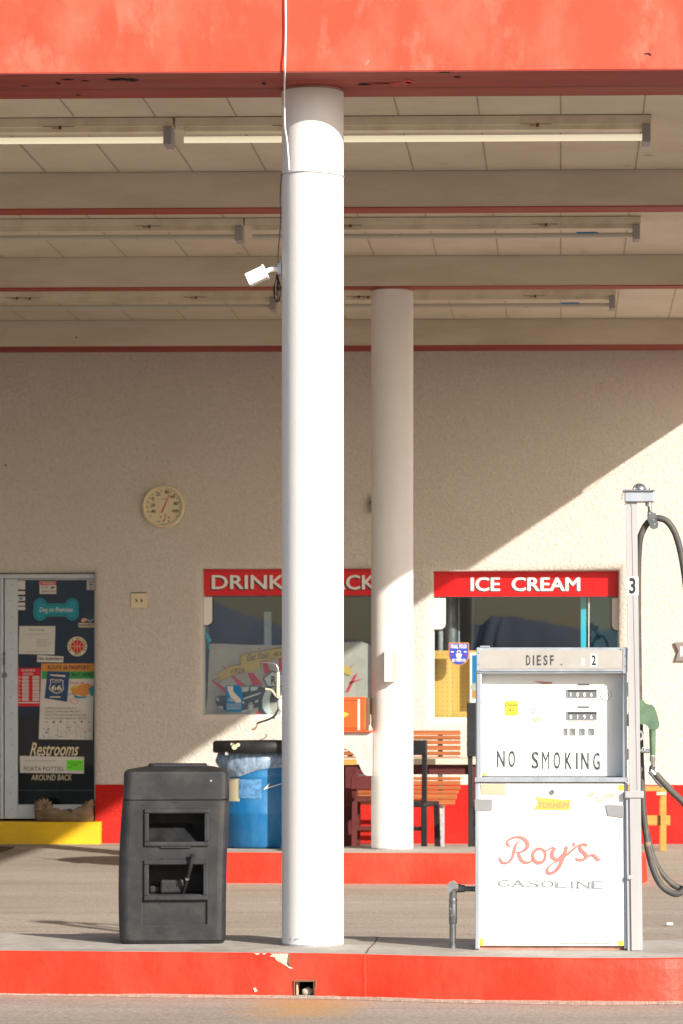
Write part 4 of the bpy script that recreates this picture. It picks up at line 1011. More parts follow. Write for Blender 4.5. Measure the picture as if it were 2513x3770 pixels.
# ================================================================= TRASH BIN
Yt0 = 15.2; FB = frame(218.4, 1684.8, .2985)
def bw(x, y): return W(*FB(x, y), Yt0)
bl = bw(190, 1630); br = bw(1003, 1630); tl = bw(213, 515); tr = bw(1030, 515)
ctx = (bl[0] + br[0]) / 2
binT = thing('waste_bin', 'charcoal plastic service bin with two front openings on the near island', 'waste bin', (ctx, Yt0 + .26, .2))
z0, z1 = .2, tl[1]; lean = (tl[0] + tr[0]) / 2 - ctx
def rrect(cx, cy, hw, hd, r, n=6):
    out = []
    for (sx, sy, a0) in ((1, -1, -90), (1, 1, 0), (-1, 1, 90), (-1, -1, 180)):
        for k in range(n + 1):
            a = R(a0 + 90 * k / n); out.append((cx + sx * (hw - r) + r * math.cos(a), cy + sy * (hd - r) + r * math.sin(a)))
    return out
def loft(mb, secs):
    n = len(rrect(0, 0, 1, 1, .1)); vs = []
    for (z, cx, cy, hw, hd, r) in secs: vs += [(x, y, z) for x, y in rrect(cx, cy, hw, hd, r)]
    fs = [(k * n + i, k * n + (i + 1) % n, (k + 1) * n + (i + 1) % n, (k + 1) * n + i) for k in range(len(secs) - 1) for i in range(n)]
    fs += [tuple(range(n))[::-1], tuple(range((len(secs) - 1) * n, len(secs) * n))]
    mb.raw(vs, fs)
hw = (br[0] - bl[0]) / 2; hwt = (tr[0] - tl[0]) / 2; cy_ = Yt0 + .27
m = MB('can'); secs = []
for k in range(9):
    t = k / 8; z = z0 + (z1 - z0) * t; e = .012 if k == 0 else 0
    secs.append((z, ctx + lean * t + (-.008 * math.sin(math.pi * t)), cy_, hw + (hwt - hw) * t - e + .004 * math.sin(math.pi * t), .27 - e, .045))
secs.insert(1, (z0 + .02, secs[0][1], cy_, hw, .27, .045))
loft(m, secs); body = m.build('body', binT)
c = MB('hole')
a = bw(415, 860); b_ = bw(840, 620); c.box(a[0], b_[0], Yt0 - .1, Yt0 + .22, a[1], b_[1])
a = bw(415, 1238); b_ = bw(838, 1015); c.box(a[0], b_[0], Yt0 - .1, Yt0 + .24, a[1], b_[1])
cut(body, c)
c = MB('can'); a = bw(362, 1468); b_ = bw(858, 1262); c.box(a[0], b_[0], Yt0 - .1, Yt0 + .014, a[1], b_[1]); cut(body, c)
bb = body.modifiers.new('bevel', 'BEVEL'); bb.width = .004; bb.segments = 2; bb.limit_method = 'ANGLE'; bb.angle_limit = R(50)
# lid
m = MB('can'); zl0 = z1 - .004; zsd = bw(240, 292)[1]; ztp = bw(600, 238)[1]; cxl = (bw(222, 400)[0] + bw(1032, 400)[0]) / 2; hwl = (bw(1034, 400)[0] - bw(220, 400)[0]) / 2
cxt = (bw(420, 240)[0] + bw(850, 240)[0]) / 2; hwp = (bw(850, 240)[0] - bw(400, 240)[0]) / 2
loft(m, [(zl0 + .004, cxl - .003, cy_, hwl - .003, .272, .05), (zl0 + .01, cxl - .002, cy_, hwl, .275, .04), (zsd - .012, cxl, cy_, hwl - .002, .273, .04), (zsd - .002, cxl, cy_, hwl - .006, .269, .04), (zsd + .003, cxl, cy_, hwl - .014, .26, .04), (ztp - .016, cxt + .01, cy_, hwp + .03, .17, .04), (ztp - .012, cxt, cy_, hwp + .004, .15, .03), (ztp, cxt, cy_, hwp, .145, .03)])
o = m.build('lid', binT, bevel=.004)
m = MB('chrome'); p = FB(888, 365); m.disc(*p, 2.6, Yt0 - .006, 10, .004); m.build('screw', binT)
# frames around the openings
def frame_part(x0, y0, x1, y1, w_, tabpts, nm='opening_frame'):
    m = MB('can')
    P = [(x0, y0, x1, y0 + w_), (x0, y1 - w_, x1, y1), (x0, y0 + w_, x0 + w_, y1 - w_), (x1 - w_, y0 + w_, x1, y1 - w_)]
    for a in P:
        l, h = bw(a[0], a[3]), bw(a[2], a[1]); m.box(l[0], h[0], Yt0 - .014, Yt0 + .03, l[1], h[1])
    if tabpts:
        l, h = bw(tabpts[0], tabpts[3]), bw(tabpts[2], tabpts[1]); m.box(l[0], h[0], Yt0 - .013, Yt0 + .02, l[1], h[1])
    return m.build(nm, binT, bevel=.005)
frame_part(378, 578, 872, 868, 36, (500, 868, 735, 884)); frame_part(376, 972, 864, 1282, 36, (512, 962, 745, 974))
# tilted flap inside upper opening and shelf in lower
m = MB('can'); a = bw(410, 700); b_ = bw(745, 700); c_ = bw(792, 862)
vs = [(a[0], Yt0 + .16, a[1]), (b_[0], Yt0 + .16, a[1]), (c_[0], Yt0 + .02, c_[1]), (a[0], Yt0 + .02, c_[1])]; m.face(vs[::-1]); m.face([(x, y + .006, z - .006) for x, y, z in vs]); m.build('flap', binT)
m = MB('can'); a = bw(500, 1236); b_ = bw(680, 1130); m.box(a[0], b_[0], Yt0 + .06, Yt0 + .16, a[1], b_[1]); m.m('black'); a = bw(415, 1238); b_ = bw(510, 1180); m.box(a[0], b_[0], Yt0 + .1, Yt0 + .2, a[1], b_[1]); m.build('inner_tray', binT, bevel=.01)
m = MB('black'); ptop = V3(FB(742, 930), Yt0 - .035); pm = V3(FB(722, 1050), Yt0 - .02); pb_ = V3(FB(688, 1225), Yt0 + .06)
m.tube([ptop, pm, pb_], [.0105, .0100, .0085], 12); m.tube([V3(FB(740, 938), Yt0 - .04), V3(FB(742, 952), Yt0 - .038)], .0125, 12, smooth=False)
sq = m.build('squeegee_handle', origin=binT.location); BR = math.atan2(-ctx, Yt0); sq.rotation_euler.z = BR; binT.rotation_euler.z = BR
for o_ in (sq, binT): o_.location.x -= .262 * math.sin(BR)
tag(sq, 'black squeegee handle sticking out of the lower bin opening', 'squeegee')
m = MB('chrome'); m.tube([V3(FB(708, 1112), Yt0 + .002), V3(FB(706, 1122), Yt0 + .006)], .0115, 12, smooth=False); sq_l = sq.location.copy(); sq.location.x += .262 * math.sin(BR); m.build('collar', sq); sq.location = sq_l

# ================================================================= BLUE BARREL
Ybr = 22.6; xb = W(604, 1640, Ybr)[0]; rb = .305
bt_ = thing('barrel', 'bright blue plastic barrel with a clear liner and taped label on the far island', 'barrel', (xb, Ybr, .358))
zb1 = W(600, 1748, Ybr - rb)[1]
m = MB('blue'); m.lathe(xb, Ybr, [(0, .36), (rb - .02, .36), (rb, .38), (rb, .60), (rb + .004, .61), (rb, .62), (rb, zb1 - .12), (rb + .004, zb1 - .11), (rb, zb1 - .10), (rb, zb1 - .02), (rb + .006, zb1 - .012), (rb + .006, zb1), (rb - .02, zb1)], 64); m.build('body', bt_)
m = MB('liner'); rr = random.Random(3); n = 72; zt_ = W(600, 1728, Ybr)[1]; vs = []
rows_ = 7
for j in range(rows_):
    t = j / (rows_ - 1)
    for i in range(n):
        a = 2 * math.pi * i / n; droop = (.02 + .06 * max(0, math.cos(a - R(-125))) ** 2 * 1.4 + .012 * math.sin(5 * a))
        z = zt_ - t * ((zt_ - zb1) + droop); rr_ = rb + .012 + .022 * math.sin(math.pi * t) + .005 * math.sin(17 * a + t * 5) + .004 * math.sin(41 * a)
        vs.append((xb + rr_ * math.cos(a), Ybr + rr_ * math.sin(a), z))
m.raw(vs, [(j * n + i, j * n + (i + 1) % n, (j + 1) * n + (i + 1) % n, (j + 1) * n + i) for j in range(rows_ - 1) for i in range(n)], True); m.build('liner', bt_)
def on_cyl(mb, X, Y, r, x0, y0, x1, y1, n=8):
    """patch wrapped on a cylinder between seen x0..x1,y0..y1"""
    aX, aZ = W(x0, y1, Y - r); bX, bZ = W(x1, y0, Y - r)
    for i in range(n):
        u0 = aX + (bX - aX) * i / n - X; u1 = aX + (bX - aX) * (i + 1) / n - X; u0 = max(-r * .999, min(r * .999, u0)); u1 = max(-r * .999, min(r * .999, u1))
        q = [(X + u0, Y - math.sqrt(r * r - u0 * u0)), (X + u1, Y - math.sqrt(r * r - u1 * u1))]
        mb.face([(*q[0], aZ), (*q[1], aZ), (*q[1], bZ), (*q[0], bZ)], True)
m = MB('cream'); on_cyl(m, xb, Ybr, rb + .002, 518, 1789, 549, 1841); m.m('blue')
m.build('label', bt_, label='yellowed paper label taped to the barrel')
M['film'] = mat('crinkled_clear_film', (.10, .26, .50), .15, var=.35, scale=30, bump=.006, bscale=28)
m = MB('film'); on_cyl(m, xb, Ybr, rb + .004, 547, 1790, 600, 1834); m.m('sign_white')
for (a, b_) in (((606, 1812), (650, 1799)), ((606, 1814), (618, 1800))):
    P = []
    for t in [i / 6 for i in range(7)]:
        x = a[0] + (b_[0] - a[0]) * t; y = a[1] + (b_[1] - a[1]) * t; X, Z = W(x, y, Ybr - rb); u = X - xb; P.append((X, Ybr - math.sqrt(max(0, (rb + .005) ** 2 - u * u)), Z))
    m.tube(P, .004, 6)
m.build('packing_tape', bt_)
m = MB('can'); zl_ = W(600, 1729, Ybr)[1]; zh_ = W(600, 1701, Ybr)[1]
m.lathe(xb + .03, Ybr, [(0.0, zl_), (.38, zl_), (.392, zl_ + .008), (.392, zh_ - .012), (.375, zh_), (0, zh_ + .006)], 48)
lid = m.build('lid', bt_)
m = MB('cream'); 
for k, (x, y, r_) in enumerate(((538, 1716, 6), (546, 1711, 4.5), (533, 1710, 4))):
    X, Z = W(x, y, Ybr - .39); m.disc(x, y, r_, Ybr - .388 - .002 * k, 10, .02)
m.m('scuff').disc(520, 1731, 4, Ybr - .34, 9, .01); m.build('dried_splash', lid)
m = MB('drift'); m.tube([V3((596, 1700), Ybr), V3((606, 1696), Ybr), V3((613, 1689), Ybr), V3((609, 1686), Ybr)], .004, 6); m.build('string', lid)

# ================================================================= CHROME STAND WITH CRANK and ORANGE BOX MACHINE (far island)
FA = frame(436.8, 1279.2, .2918)
Yh = 22.0
ch = thing('handlebar_stand', 'small chrome and white handlebar fitting with a dark crank behind the near column', 'handlebar', (W(640, 1700, Yh)[0], Yh, .358))
m = MB('cream'); m.tube([V3(FA(690, 905), Yh), V3(FA(690, 1110), Yh)], [.011, .014], 12, smooth=False); m.build('grip', ch)
m = MB('chrome'); m.tube([V3(FA(555, 830), Yh), V3(FA(620, 832), Yh), V3(FA(670, 845), Yh), V3(FA(690, 880), Yh), V3(FA(690, 910), Yh)], .005, 8)
m.m('cream').tube([V3(FA(590, 1040), Yh), V3(FA(640, 1050), Yh), V3(FA(670, 1090), Yh), V3(FA(700, 1110), Yh), V3(FA(730, 1080), Yh), V3(FA(760, 1010), Yh)], .007, 8); m.build('handlebar', ch)
m = MB('chrome'); m.cur = 'white'; c0 = V3(FA(712, 1165), Yh); m.lathe(c0[0], c0[1], [(0, c0[2] + .045), (.022, c0[2] + .035), (.026, c0[2]), (.02, c0[2] - .035), (0, c0[2] - .045)], 20)
m.m('black').tube([V3(FA(655, 1120), Yh), V3(FA(668, 1085), Yh), V3(FA(690, 1120), Yh), V3(FA(690, 1200), Yh), V3(FA(670, 1230), Yh)], .006, 8); m.build('lamp', ch)
m = MB('black'); m.tube([V3(FA(680, 1230), Yh), V3(FA(650, 1262), Yh), V3(FA(600, 1285), Yh), V3(FA(545, 1302), Yh), V3(FA(525, 1312), Yh)], [.008, .008, .007, .007, .007], 8)
m.m('drift').tube([V3(FA(525, 1312), Yh), V3(FA(515, 1345), Yh), V3(FA(485, 1360), Yh)], [.006, .007, .008], 8); m.m('black').tube([V3(FA(655, 1255), Yh), V3(FA(660, 1275), Yh)], .006, 8); m.build('crank', ch)
m = MB('white_col'); X, Z = W(700, 1640, Yh); m.cyl(X, Yh + .05, .358, W(700, 1630, Yh)[1], .05, n=24); m.cyl(X, Yh + .05, .358, .40, .16, n=32); m.build('pedestal', ch)
m = MB('white_col'); m.poly([FA(710, 1160), FA(760, 1160), FA(760, 1250), FA(712, 1250)], Yh + .02, .04); m.build('bracket', ch)
Yo = 22.1
ob = thing('orange_dispenser', 'orange red metal box standing on a curved white bracket between the two columns', 'dispenser', (W(815, 1690, Yo)[0], Yo, .358))
m = MB('orange_box'); m.vbox(745, 1601, 838.5, 1678, Yo, .28); m.build('cabinet', ob, bevel=.006)
m = MB('orange_box'); F7 = frame(748.8, 1622.4, .2308); m.vbox(760, 1611, 821, 1672, Yo - .008, .008); m.m('paper').rect(821, 1606, 826.5, 1677, Yo - .0015); m.m('ink').rect(745, 1608, 822, 1609.3, Yo - .002); m.build('door_panel', ob, bevel=.002)
m = MB('p_yellow'); m.poly([(770, 1636), (795, 1636), (802, 1641), (795, 1645), (790, 1648), (770, 1648)], Yo - .0095); m.build('badge', ob)
m = MB('orange_box'); m.vbox(745, 1678, 853, 1681.5, Yo - .03, .36); m.m('rock').lathe(W(845, 1678, Yo)[0], Yo + .1, [(.026, W(845, 1679, Yo)[1]), (.024, W(845, 1672, Yo)[1]), (.012, W(845, 1666, Yo)[1]), (0, W(845, 1665, Yo)[1])], 16); m.build('base_tray', ob)
m = MB('seam'); m.vbox(838.8, 1603, 846, 1678, Yo + .02, .2); m.build('side_panel', ob)
M['shaded_white'] = mat('shade_greyed_enamel', (.52, .51, .50), .6, var=.1, scale=8, dirt=(.36, .30, .24), dirt_amt=.5, dirt_scale=7)  # white paint greyed to carry the tray's shadow, with dirt mottling
m = MB('shaded_white')
brk = [(740, 1682), (853, 1682), (852, 1782), (838, 1780), (828, 1765), (820, 1745), (812, 1732), (800, 1724), (788, 1719), (740, 1715)]
bc, _ = catmull([Vector((x, y, 0)) for x, y in brk[2:]], [1] * 8, 5); m.poly(brk[:2] + [(v.x, v.y) for v in bc], Yo + .01, .20); m.build('bracket', ob)
m = MB('white_col'); X = W(742, 1640, Yo)[0]; m.box(X - .09, X + .09, Yo + .03, Yo + .24, .358, W(775, 1720, Yo)[1]); m.box(X - .12, X + .11, Yo - .02, Yo + .3, .358, .39); m.build('pedestal', ob, bevel=.01)

# ================================================================= FURNITURE BEHIND
def g7(x, y): return F7(x, y)
# table
Ytb = 23.9; zt_ = W(950, 1743, Ytb)[1]; zf = gz(24.3)
tb = thing('patio_table', 'pale topped table with dark maroon legs behind the far island', 'table', (W(940, 1750, Ytb)[0], 24.3, zf))
m = MB('tabletop'); xa = W(755, 1743, Ytb)[0]; xb_ = W(1118, 1743, Ytb)[0]; m.box(xa, xb_, Ytb, Ytb + .75, zt_ - .045, zt_); m.build('tabletop', tb, bevel=.006)
m = MB('maroon'); m.box(xa + .06, xb_ - .06, Ytb + .06, Ytb + .09, zt_ - .12, zt_ - .046); m.box(xa + .06, xb_ - .06, Ytb + .66, Ytb + .69, zt_ - .12, zt_ - .046); m.build('apron', tb)
for (x, y) in ((W(808, 1700, Ytb)[0], Ytb + .07), (xb_ - .09, Ytb + .07), (xa + .09, Ytb + .67), (xb_ - .09, Ytb + .67)):
    m = MB('maroon'); m.box(x - .055, x + .04, y - .04, y + .05, zf, zt_ - .047); m.build('leg', tb, bevel=.004)
m = MB('lightwood'); X, Z = W(790, 1752, 23.6); m.box(X - .1, X + .085, 23.62, 23.72, W(790, 1757, 23.6)[1], W(790, 1745, 23.6)[1]); tag(m.build('wooden_block', origin=(X, 23.65, Z)), 'small ochre wooden block beside the table edge between the columns', 'block')

def bench(label):
    Y0 = 25.45; z0 = gz(25.4); xl = W(760, 1700, Y0)[0]; xr = W(1057, 1700, Y0)[0]
    t = thing('slatted_bench', label, 'bench', ((xl + xr) / 2, Y0, z0))
    for (a, b_) in ((240, 286), (292, 332), (340, 378), (392, 437), (450, 488), (500, 540)):
        m = MB('wood'); A = W(*g7(1000, b_), Y0); B = W(*g7(1000, a), Y0); m.box(xl, xr, Y0 + .06, Y0 + .085, A[1], B[1]); m.build('back_slat', t, bevel=.004)
    for k, (a, b_) in enumerate(((703, 735), (742, 785), (795, 830), (838, 872), (878, 925), (930, 978))):
        m = MB('wood'); yy = Y0 + .04 - k * .055; A = W(*g7(1000, b_), yy); B = W(*g7(1000, a), yy); m.box(xl, xr - .012 * max(0, k - 2), yy, yy + .03, A[1], B[1]); m.build('seat_slat', t, bevel=.004)
    for x in (W(1010, 1700, Y0)[0], xl + .15):
        m = MB('steel'); m.cur = 'scuff'; m.box(x - .035, x + .035, Y0 - .05, Y0 + .05, z0, W(1000, 1850, Y0)[1]); m.m('steel').box(x - .02, x + .02, Y0 + .086, Y0 + .11, W(1000, 1850, Y0)[1], W(1000, 1682, Y0)[1]); m.build('leg', t, bevel=.004)
bench('orange wood slatted bench against the red and cream wall')

def chair(label, x, Y, w, mat_, ztop, zseat, group, rot=0., mid=False, panel=.11, d=.42):
    z0 = gz(Y); t = thing('patio_chair', label, 'chair', (x, Y, z0), group)
    hw = w / 2
    m = MB(mat_)
    for s_ in (-1, 1): m.bar((x + s_ * hw * .92, Y, zseat), (x + s_ * hw, Y - .03 , ztop), .036, .03)
    if mid: m.bar((x + .012, Y, zseat), (x + .012, Y - .03, ztop), .038, .02)
    m.build('back_frame', t, bevel=.003); t.rotation_euler.z = R(rot)
    m = MB(mat_); m.box(x - hw - .018, x + hw + .018, Y - .05, Y - .022, ztop - panel, ztop); m.build('back_rail', t, bevel=.005)
    m = MB(mat_); m.box(x - hw, x + hw, Y - .02, Y + d, zseat - .035, zseat); m.build('seat', t, bevel=.008)
    for s_, yy in ((-1, 0), (1, 0), (-1, d - .04), (1, d - .04)):
        m = MB(mat_); m.bar((x + s_ * hw * .9, Y + yy, zseat - .03), (x + s_ * hw * .95, Y + yy + (.02 if yy else -.02), z0), .038, .038); m.build('leg', t)
    for dz in (.12, .27):
        m = MB(mat_); m.box(x - hw * .9, x + hw * .9, Y - .012, Y + .012, z0 + dz, z0 + dz + .03); m.build('stretcher', t)
    return t
Yc1 = 23.35
zt1 = W(970, 1700, Yc1)[1]; zs1 = W(970, 1843, Yc1)[1]
xx = W(940, 1700, Yc1)[0]
chair('black high-backed wooden chair directly right of the far column', xx, Yc1, .25, 'black', zt1, zs1, 'chairs round the patio table', rot=-12, mid=True)
Yc2 = 23.3; xx = W(1118, 1700, Yc2)[0]
chair('black chair mostly hidden behind the left edge of the fuel pump', xx, Yc2, .26, 'black', W(1100, 1614, Yc2)[1], W(1100, 1845, Yc2)[1], 'chairs round the patio table', panel=.40)
Yc3 = 23.4; xx = W(838, 1700, Yc3)[0]
chair('dark maroon chair seen between the two white columns', xx, Yc3, .17, 'maroon', W(840, 1782, Yc3)[1] + .0, W(840, 1832, Yc3)[1], 'chairs round the patio table', panel=.10)

# ochre wooden stand at the right
Yr = 25.2; FR = frame(1404, 1435.2, .2652); zr = gz(25.2)
t = thing('wooden_stand', 'ochre wooden trestle stand behind the hose mast by the red wall band', 'trestle', (W(1500, 1900, Yr)[0], Yr, zr))
def fr(x, y): return FR(x, y)
m = MB('lightwood'); m.vbox(1395, 1807, 1545, 1817.5, Yr, .30); m.build('top_board', t, bevel=.004)
m = MB('lightwood'); m.vbox(1395, 1873, 1539, 1896, Yr + .03, .03); m.build('cross_board', t, bevel=.004)
for x in (1516.5, 1410):
    a = W(x, 1822, Yr); b_ = W(x + 13.5, 1822, Yr); m = MB('lightwood'); m.box(a[0], b_[0], Yr, Yr + .028, zr, a[1] + .02); m.build('leg', t, bevel=.003)
    m = MB('lightwood'); m.box(a[0], b_[0], Yr + .24, Yr + .268, zr, a[1] + .02); m.build('leg', t, bevel=.003)
m = MB('cream'); m.vbox(1508, 1819, 1530, 1826, Yr - .01, .05); m.build('hinge', t)

# ================================================================= FUEL PUMP
YP = 14.87
FU = frame(1085.8, 1472.6, .2308); FL = frame(1085.8, 1778.4, .2308)
def U(x, y, Y=YP): return W(*FU(x, y), Y)
def L2(x, y, Y=YP): return W(*FL(x, y), Y)
pu = thing('fuel_pump', 'old white diesel pump with black lettering and faded red script on the near island', 'fuel pump', (W(1268, 2180, YP)[0], YP + .24, .2))
dep = .48
def fbox(mb, f, x0, y0, x1, y1, Y, d):
    a, b_ = f(x0, y0), f(x1, y1); mb.vbox(a[0], a[1], b_[0], b_[1], Y, d); return mb
def frect(mb, f, x0, y0, x1, y1, Y):
    a, b_ = f(x0, y0), f(x1, y1); mb.rect(a[0], a[1], b_[0], b_[1], Y); return mb
# base
m = MB('rust'); a = W(1098, 2190, YP); b_ = W(1436, 2172, YP); m.box(a[0], b_[0], YP + .02, YP + dep - .02, .2, b_[1]); m.build('base', pu)
# lower cabinet
m = MB('alu'); a = L2(22, 1712); b_ = L2(1535, 88); m.box(a[0], b_[0], YP + .012, YP + dep, a[1], b_[1]); m.build('lower_cabinet', pu, bevel=.006)
for (x0, x1) in ((22, 68), (1505, 1540)):
    m = MB('alu'); fbox(m, FL, x0, 88, x1, 1740, YP - .006, .03); m.build('corner_trim', pu, bevel=.004)
m = MB('pump_white'); fbox(m, FL, 70, 84, 1502, 1706, YP - .002, .03); lp = m.build('front_panel', pu, bevel=.004)
m = MB('alu'); fbox(m, FL, 18, 32, 1542, 78, YP - .018, .06); m.m('hole'); fbox(m, FL, 60, 78, 1510, 84, YP - .001, .02); m.build('middle_rail', pu, bevel=.003)
# upper cabinet: back body, side stiles, recessed face
m = MB('alu'); a = U(22, 1370); b_ = U(1530, 300); m.box(a[0], b_[0], YP + .10, YP + dep, a[1], b_[1]); m.build('upper_cabinet', pu, bevel=.004)
for (x0, x1) in ((35, 88), (1490, 1532)):
    m = MB('alu'); fbox(m, FU, x0, 322, x1, 1375, YP - .006, .11); m.build('corner_trim', pu, bevel=.004)
YR_ = YP + .078
m = MB('pump_white'); a = U(88, 1355, YR_); b_ = U(1490, 300, YR_)
# pressed face: a shallow raised field with rolled edge
fx0, fx1, fz0, fz1 = W(*FU(90, 1345), YR_)[0], W(*FU(1490, 1345), YR_)[0], W(*FU(90, 1345), YR_)[1], W(*FU(90, 300), YR_)[1]
m.box(fx0, fx1, YR_, YR_ + .022, fz0, fz1); m.build('face_plate', pu, bevel=.002)
m = MB('pump_white'); ridge_pts = [U(1395, 400, YR_), U(1380, 1030, YR_)]; m.poly([FU(1352, 1000), FU(1385, 1035), FU(1400, 480), FU(1388, 470), FU(1372, 800)], YR_ - .008, .008); m.build('pressed_rib', pu, bevel=.003)
# header
m = MB('alu'); a = U(35, 322, YP - .01); b_ = U(1537, 62, YP - .01); m.box(a[0], b_[0], YP - .012, YP + dep, a[1], b_[1]); m.build('header', pu, bevel=.005)
m = MB('alu_paint'); fbox(m, FU, 78, 88, 1490, 276, YP - .016, .004); m.build('header_panel', pu, bevel=.001)
m = MB('alu'); fbox(m, FU, 38, 66, 76, 296, YP - .018, .006); fbox(m, FU, 1492, 70, 1532, 322, YP - .018, .006); fbox(m, FU, 70, 278, 1492, 300, YP - .02, .008); m.m('ink')
for (x, y) in ((56, 122), (56, 232), (1516, 146), (1516, 252)): p = FU(x, y); m.disc(*p, 1.3, YP - .019, 8)
m.build('header_trim', pu, bevel=.001)
m = MB('alu'); fbox(m, FU, 70, 46, 165, 60, YP + .05, .1); fbox(m, FU, 1470, 72, 1545, 88, YP - .02, .2); m.build('header_clip', pu, bevel=.002)
m = MB('ink_worn'); Yq = YP - .0175
x = 530
for chh, wd in zip('DIESF', (42, 13, 40, 40, 36)):
    a, b_ = FU(x, 140), FU(x + wd, 240); m.text(chh, a[0], a[1], b_[0], b_[1], Yq, bold=.02); x += wd + 26
m.poly([FU(*p) for p in [(865, 236), (890, 222), (888, 238)]], Yq)
m.m('sign_white'); frect(m, FU, 1170, 125, 1236, 255, YP - .0168); frect(m, FU, 1080, 170, 1110, 245, YP - .0167); m.m('ink').text('2', *FU(1182, 138), *FU(1226, 240), Yq - .001, bold=.03); m.build('header_lettering', pu)
# face lettering
Yq = YR_ - .0025
m = MB('ink_worn')
xs_ = {'N': 240, 'O': 355}
for s_, x0, wd, y0, y1 in (('N', 240, 78, 1090, 1255), ('O', 355, 66, 1090, 1255), ('S', 585, 70, 1100, 1270), ('M', 690, 72, 1100, 1272), ('O', 805, 64, 1102, 1272), ('K', 920, 66, 1106, 1275), ('I', 1028, 16, 1108, 1276), ('N', 1080, 74, 1108, 1278), ('G', 1198, 66, 1110, 1282)):
    if s_ == 'S': m.build('warning_lettering', pu); m = MB('ink_worn')
    m.text(s_, *FU(x0, y0), *FU(x0 + wd, y1), Yq, bold=(-.006 if s_ == 'M' else .010))
m.build('warning_lettering', pu)
m = MB('y_sticker'); m.poly([FU(*p) for p in [(318, 600), (360, 592), (440, 596), (454, 610), (452, 735), (380, 742), (318, 735)]], Yq); m.m('ink').text('Diesel', *FU(325, 615), *FU(440, 650), Yq - .001); m.text('#2', *FU(358, 662), *FU(410, 698), Yq - .001); m.build('yellow_sticker', pu)
m = MB('ink_faded'); m.text('ESEL', *FU(568, 672), *FU(648, 696), Yq); m.text('UEL', *FU(568, 704), *FU(632, 726), Yq); m.m('tan_tape').poly([FU(*p) for p in [(590, 765), (680, 758), (694, 775), (670, 800), (630, 806), (610, 785)]], Yq); m.build('worn_decal', pu)
def display(y0, y1, digits):
    m = MB('alu'); fbox(m, FU, 936, y0 - 6, 1236, y1 + 5, YR_ - .006, .006); m.m('digit'); frect(m, FU, 945, y0, 1230, y1, YR_ - .0075); m.m('ink'); frect(m, FU, 945, y0, 1230, y0 + 18, YR_ - .008)
    m.m('sign_white')
    for k, dg in enumerate(digits): n_ = 9 if dg == '1' else 0; m.text(dg, *FU(962 + n_ + k * 68, y0 + 26), *FU(988 - n_ + k * 68, y1 - 4), YR_ - .0085, bold=.01)
    return m.build('counter_window', pu)
display(485, 556, '1086'); display(706, 778, '0196')
m = MB('steel'); frect(m, FU, 1042, 424, 1160, 440, Yq); frect(m, FU, 1042, 648, 1160, 663, Yq); m.build('slot', pu)
m = MB('ink_faded'); m.text('THIS SALE', *FU(958, 572), *FU(1215, 585), Yq); m.m('tan_tape').text('GALLONS', *FU(945, 790), *FU(1210, 803), Yq); m.build('counter_caption', pu)
m = MB('alu')
for (a, b_) in ((905, 943), (965, 1022), (1060, 1115), (1152, 1208)):
    m.m('digit'); frect(m, FU, a, 868, b_, 938, Yq); m.m('tape').poly([FU(*p) for p in [(a, 868), (a + (b_ - a) * .6, 938), (a, 938)]], Yq - .0006)
m.build('price_windows', pu)
m = MB('p_blue'); p = FU(1322, 536); m.cur = 'ink_faded'; m.disc(*p, 13, Yq, 28); m.m('sign_white').disc(*p, 12, Yq - .0006, 28); m.m('ink_faded').stroke([(p[0] - 6, p[1] - 3), (p[0], p[1] - 7), (p[0] + 6, p[1] - 3), (p[0] + 5, p[1] + 5), (p[0] - 4, p[1] + 6)], 1., Yq - .001); m.m('sign_white'); m.build('round_decal', pu)
m = MB('rust')
for (x, y) in ((888, 438), (1278, 448), (938, 592), (1232, 600), (890, 648), (938, 820), (1232, 822), (1272, 918), (1288, 1008), (878, 896)): m.disc(*FU(x, y), 1.2, Yq, 8)
m.poly([FU(*p) for p in [(600, 398), (690, 402), (785, 408), (790, 422), (700, 428), (640, 410)]], Yq); m.m('p_yellow').poly([FU(*p) for p in [(92, 1300), (130, 1328), (150, 1340), (92, 1340)]], Yq - .0006); m.build('rust_spot', pu)
# lower panel marks
Yl = YP - .0045
m = MB('tan_tape'); m.poly([FL(*p) for p in [(80, 100), (322, 96), (328, 204), (84, 205)]], Yl); m.build('tan_tape', pu)
m = MB('tape'); m.poly([FL(*p) for p in [(18, 250), (192, 248), (190, 362), (20, 360)]], YP - .008); m.build('grey_tape', pu)
m = MB('tape'); m.poly([FL(*p) for p in [(1320, 302), (1502, 310), (1502, 432), (1345, 412)]], YP - .008); m.build('grey_tape', pu)
for q in ((1450, 106, 1500, 160), (60, 1636, 106, 1704), (1444, 1655, 1496, 1705)): m = MB('y_sticker'); frect(m, FL, *q, Yl); m.build('yellow_tab', pu)
m = MB('chrome'); p = FL(790, 178); m.disc(*p, 5.8, YP - .008, 20, .008); m.m('ink').disc(*p, 1.6, YP - .009, 8); m.build('lock', pu)
m = MB('p_yellow'); m.cur = 'peg'; m.poly([FL(*p) for p in [(595, 245), (640, 222), (660, 235), (800, 242), (900, 258), (990, 248), (960, 290), (975, 335), (945, 358), (660, 352), (610, 355), (635, 310), (650, 275), (630, 238)]], Yl)
m.m('rust').text('TOKHEIM', *FL(652, 280), *FL(955, 335), Yl - .0006, shear=.15); m.build('maker_badge', pu)
m = MB('tan_tape')
rr = random.Random(8)
